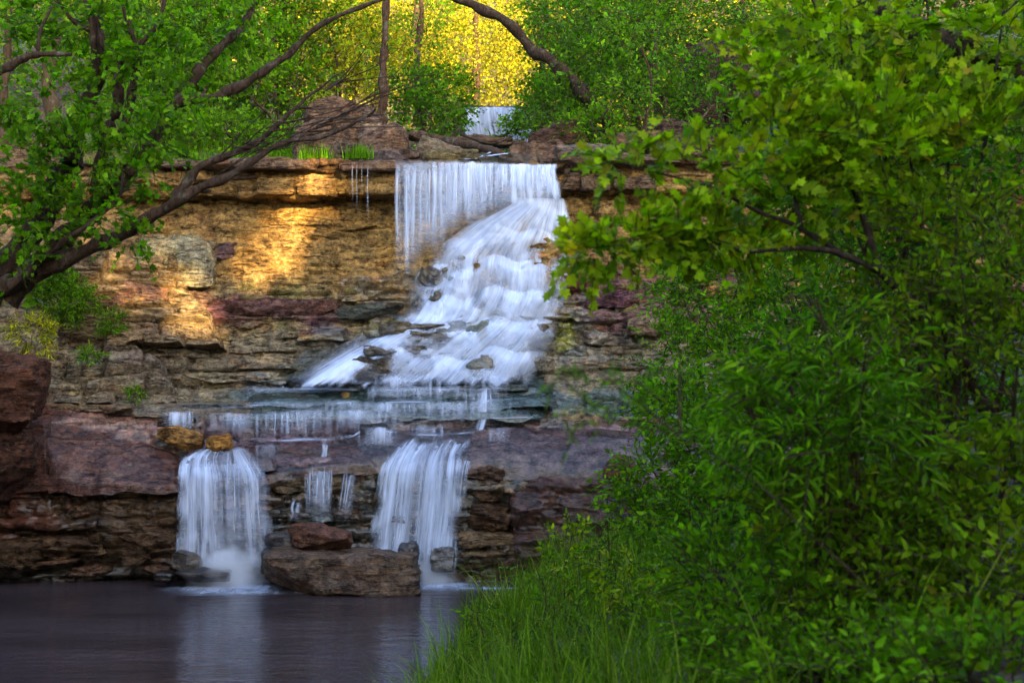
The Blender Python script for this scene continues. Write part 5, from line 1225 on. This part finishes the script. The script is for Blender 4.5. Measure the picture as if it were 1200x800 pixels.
# weeds and young plants before the pool
for i, (lb, px, py, Y, rx, rz, pal, tm) in enumerate([
   ('bright weed with drooping leaves nearest the pool water', 628, 665, 16.0, .20, .22, 'fresh', 'oval'),
   ('tall yellow green weed before the rock foot', 668, 640, 15.4, .20, .28, 'maple', 'oval'),
   ('leafy weed beside the tall yellow green one', 705, 632, 15.0, .24, .28, 'fresh', 'oval'),
   ('blue green weed with long leaves below the red rock', 712, 570, 17.0, .26, .22, 'deep', 'lance'),
   ('broad bright weed among the grass behind the pool corner', 735, 680, 13.6, .26, .26, 'maple', 'oval'),
   ('small weed at the grassy tip of the bank', 560, 725, 16.6, .16, .14, 'fresh', 'lance'),
   ('spreading weed deep in the grass of the bank', 770, 735, 12.4, .30, .26, 'fresh', 'oval'),
   ('low dark weed under the spreading weed', 690, 755, 13.0, .26, .18, 'deep', 'lance'),
   ('clump of broad weeds left of the dark low shrub', 840, 745, 10.6, .34, .30, 'fresh', 'oval'),
   ('light green weeds over the grass beside clumped weeds', 800, 700, 12.0, .32, .28, 'maple', 'oval'),
   ('thin weed rising from the pool edge grass', 600, 740, 15.2, .2, .24, 'fresh', 'lance'),
   ('arching weed over the grass behind the thin weed', 650, 715, 14.4, .26, .26, 'fresh', 'lance'),
   ('yellow tipped weed beside the round bush foot', 800, 655, 13.8, .28, .26, 'olive', 'oval')]):
    plant('weed', lb, 'plant', gbase(px, Y), [(px, py, Y, rx, .25, rz), (px + 10, py + 25, Y - .1, rx * 1.1, .25, rz)], 170 + i, pal, tm, .085, 7, .22, 62, 'weeds by the pool', stem_r=.008, singles=40)
# thin out of focus twig hanging in from the right
tb = [(690, 432, 5.6, .10, .12, .03), (650, 445, 5.6, .08, .1, .025), (720, 470, 5.6, .12, .12, .03), (640, 487, 5.6, .09, .1, .02), (690, 492, 5.6, .10, .1, .025), (745, 440, 5.7, .09, .1, .03)]
plant('hanging_bough', 'thin blurred bough with sparse light leaves before the cliff', 'branch', gbase(1150, 6.4), tb, 190, 'fresh', 'lance', .05, 7, .13, 150, SR, stems=False,
      limbs=[('stem', [(1150, 900, 6.4), (1060, 740, 6.2), (960, 630, 6.0), (880, 560, 5.8), (810, 520, 5.7), (755, 500, 5.6), (690, 490, 5.6), (630, 488, 5.6)], .0045, .0015), ('limb', [(800, 515, 5.7), (740, 465, 5.6), (690, 434, 5.6), (645, 445, 5.6)], .005, .002), ('limb', [(797, 505, 5.7), (795, 470, 5.7), (798, 435, 5.7)], .007, .004)], singles=60)

# ---------- plants on the left slope
for i, (lb, px, py, rx, rz, pal) in enumerate([('feathery green plants covering the top of the left slope', 75, 350, .62, .42, 'fresh'), ('upright green tuft on the left slope', 132, 378, .16, .22, 'fresh'), ('yellow green plant above the dark outcrop', 38, 392, .40, .34, 'yellow'), ('small fern hanging at the rock slab on left slope', 50, 330, .45, .3, 'deep'), ('tiny seedling on the bare left slope', 158, 462, .07, .05, 'fresh'), ('small sprout on the left slope', 106, 416, .12, .06, 'fresh')]):
    Yc = {75: 27.5, 132: 27.7, 38: 25.6, 50: 27.3, 158: 26.9, 106: 26.9}[px]; b = at(px, py + 14, Yc + .1)
    plant('slope_plant', lb, 'plant', b, [(px, py, Yc, rx, .3, rz)], 200 + i, pal, 'lance', .10, 8, .22, 320 if rx > .2 else 260, 'plants on the left slope', stem_r=.006)

# ---------- grass
def blades(P, h, r, lean=.5, w=.008):
    n = len(P); az = r.uniform(0, 2 * np.pi, n); d = np.stack([np.cos(az), np.sin(az), 0 * az], 1); s = np.stack([-np.sin(az), np.cos(az), 0 * az], 1)
    lean = lean * r.uniform(.2, 1.5, n); V = []
    for t in (0, .4, .75, 1.0):
        c = P + d * (h * lean * t ** 2)[:, None]; c[:, 2] += h * (t - .35 * lean * t ** 2)
        ww = w * (1 - t * .95) * r.uniform(.8, 1.3, n)
        V += [c - s * ww[:, None], c + s * ww[:, None]]
    V = np.stack(V, 1).reshape(-1, 3); q = np.array([[0, 1, 3, 2], [2, 3, 5, 4], [4, 5, 7, 6]])
    return V, (q[None] + (np.arange(n) * 8)[:, None, None]).reshape(-1, 4)
def grass_obj(name, label, P, h, seed, pal='fresh', kind='stuff', cat='grass', w=.008, lean=.5):
    r = np.random.default_rng(seed); V, Fq = blades(P, h, r, lean, w); C = np.repeat(leaf_cols(len(P), pal, r), 8, 0)
    b = P.mean(0); o = link(name, mesh(name, V - b, Fq, LEAF, True, C)); o.location = [float(v) for v in b]
    return tag(o, label, cat, kind=kind)
n = 28000
Y = r.uniform(6.5, 24.8, n); X = shore_x(Y) + np.where(Y < 19.5, .45, .08) + r.random(n) ** 1.2 * 7.5
gpx = 600 + F * X / Y; cl = fbm(np.stack([X * 1.3, Y * 1.3, 0 * X], -1), 90, 3); k = (cl > r.uniform(.2, .62, n)) & (r.random(n) > .9 * ss(780, 960, gpx)); X, Y, cl = X[k], Y[k], cl[k]
grass_obj('grass', 'long green grass on the bank beside the pool', np.stack([X, Y, ground_z(X, Y) - .02], -1), (.12 + 2.2 * np.clip(cl - .3, 0, 1) ** 1.3 + .25 * fbm(np.stack([X * 4, Y * 4, 0 * X], -1), 93, 2)) * r.uniform(.4, 1.2, len(X)), 91, 'grass', w=.011, lean=.7)

for i, (lb, px, py, n) in enumerate([('tuft of grass on the ledge rim beside the trickles', 421, 186, 140), ('smaller grass tuft at the rim left of the trickles tuft', 378, 186, 70), ('grass tuft beside the dark stump on the rim', 362, 187, 90)]):
    c = at(px, py, 29.0); q = r.normal(size=(n, 3)) * [.16, .12, 0] + c
    q[1:, :2] = c[:2] + (q[1:, :2] - c[:2]) * .75
    tag(grass_obj('grass_tuft', lb, q, r.uniform(.15, .38, n), 95 + i, 'fresh', kind=None, lean=.35, w=.014), group='grass tufts on the ledge rim')
n = 7000; X = r.uniform(-9.5, -3.6, n); Y = r.uniform(29.9, 34, n)
grass_obj('grass', 'fresh grass along the wooded rim above the left cliff', np.stack([X, Y, np.maximum(ground_z(X, Y), 7.95)], -1), r.uniform(.15, .55, n), 99, 'fresh')

# ---------- unseen leaf wall added behind the viewer to hold the evening sun off the gorge
SPOT = [(326, 296, .42), (316, 316, .34), (203, 312, .20), (218, 345, .22), (232, 372, .2), (150, 350, .20), (168, 372, .18), (130, 325, .2), (256, 398, .26), (262, 415, .16), (322, 222, .15), (345, 214, .12), (380, 190, .2), (120, 350, .18), (440, 305, .16), (190, 285, .15)]  # wanted sun spots; leaves along their sun rays are left out
n = 95000
X = r.uniform(0, 56, n); Y = r.uniform(-44, -33, n)
top = 40.5 + 3.0 * (fbm(np.stack([X * .2, Y * 0, 0 * X], -1), 110, 3) - .5)
Z = 5 + r.random(n) ** .9 * (top - 5)
P = np.stack([X, Y, Z], -1); keep = np.ones(n, bool)
for px, py, rad in SPOT:
    q = at(px, py, cliff_Y(px, py) if px > 15 else (31.5 if py < 200 else 24.5)); v = P - q; along = v @ S; d2 = np.linalg.norm(v - along[:, None] * S, axis=1)
    keep &= d2 > (rad + .46 if rad > .3 else rad + .32)
P = P[keep]
leaf_mass('unseen_shade_wood', 'unseen wood added behind the viewer to shade the gorge', 'wood', P, .9, 'deep', 111)
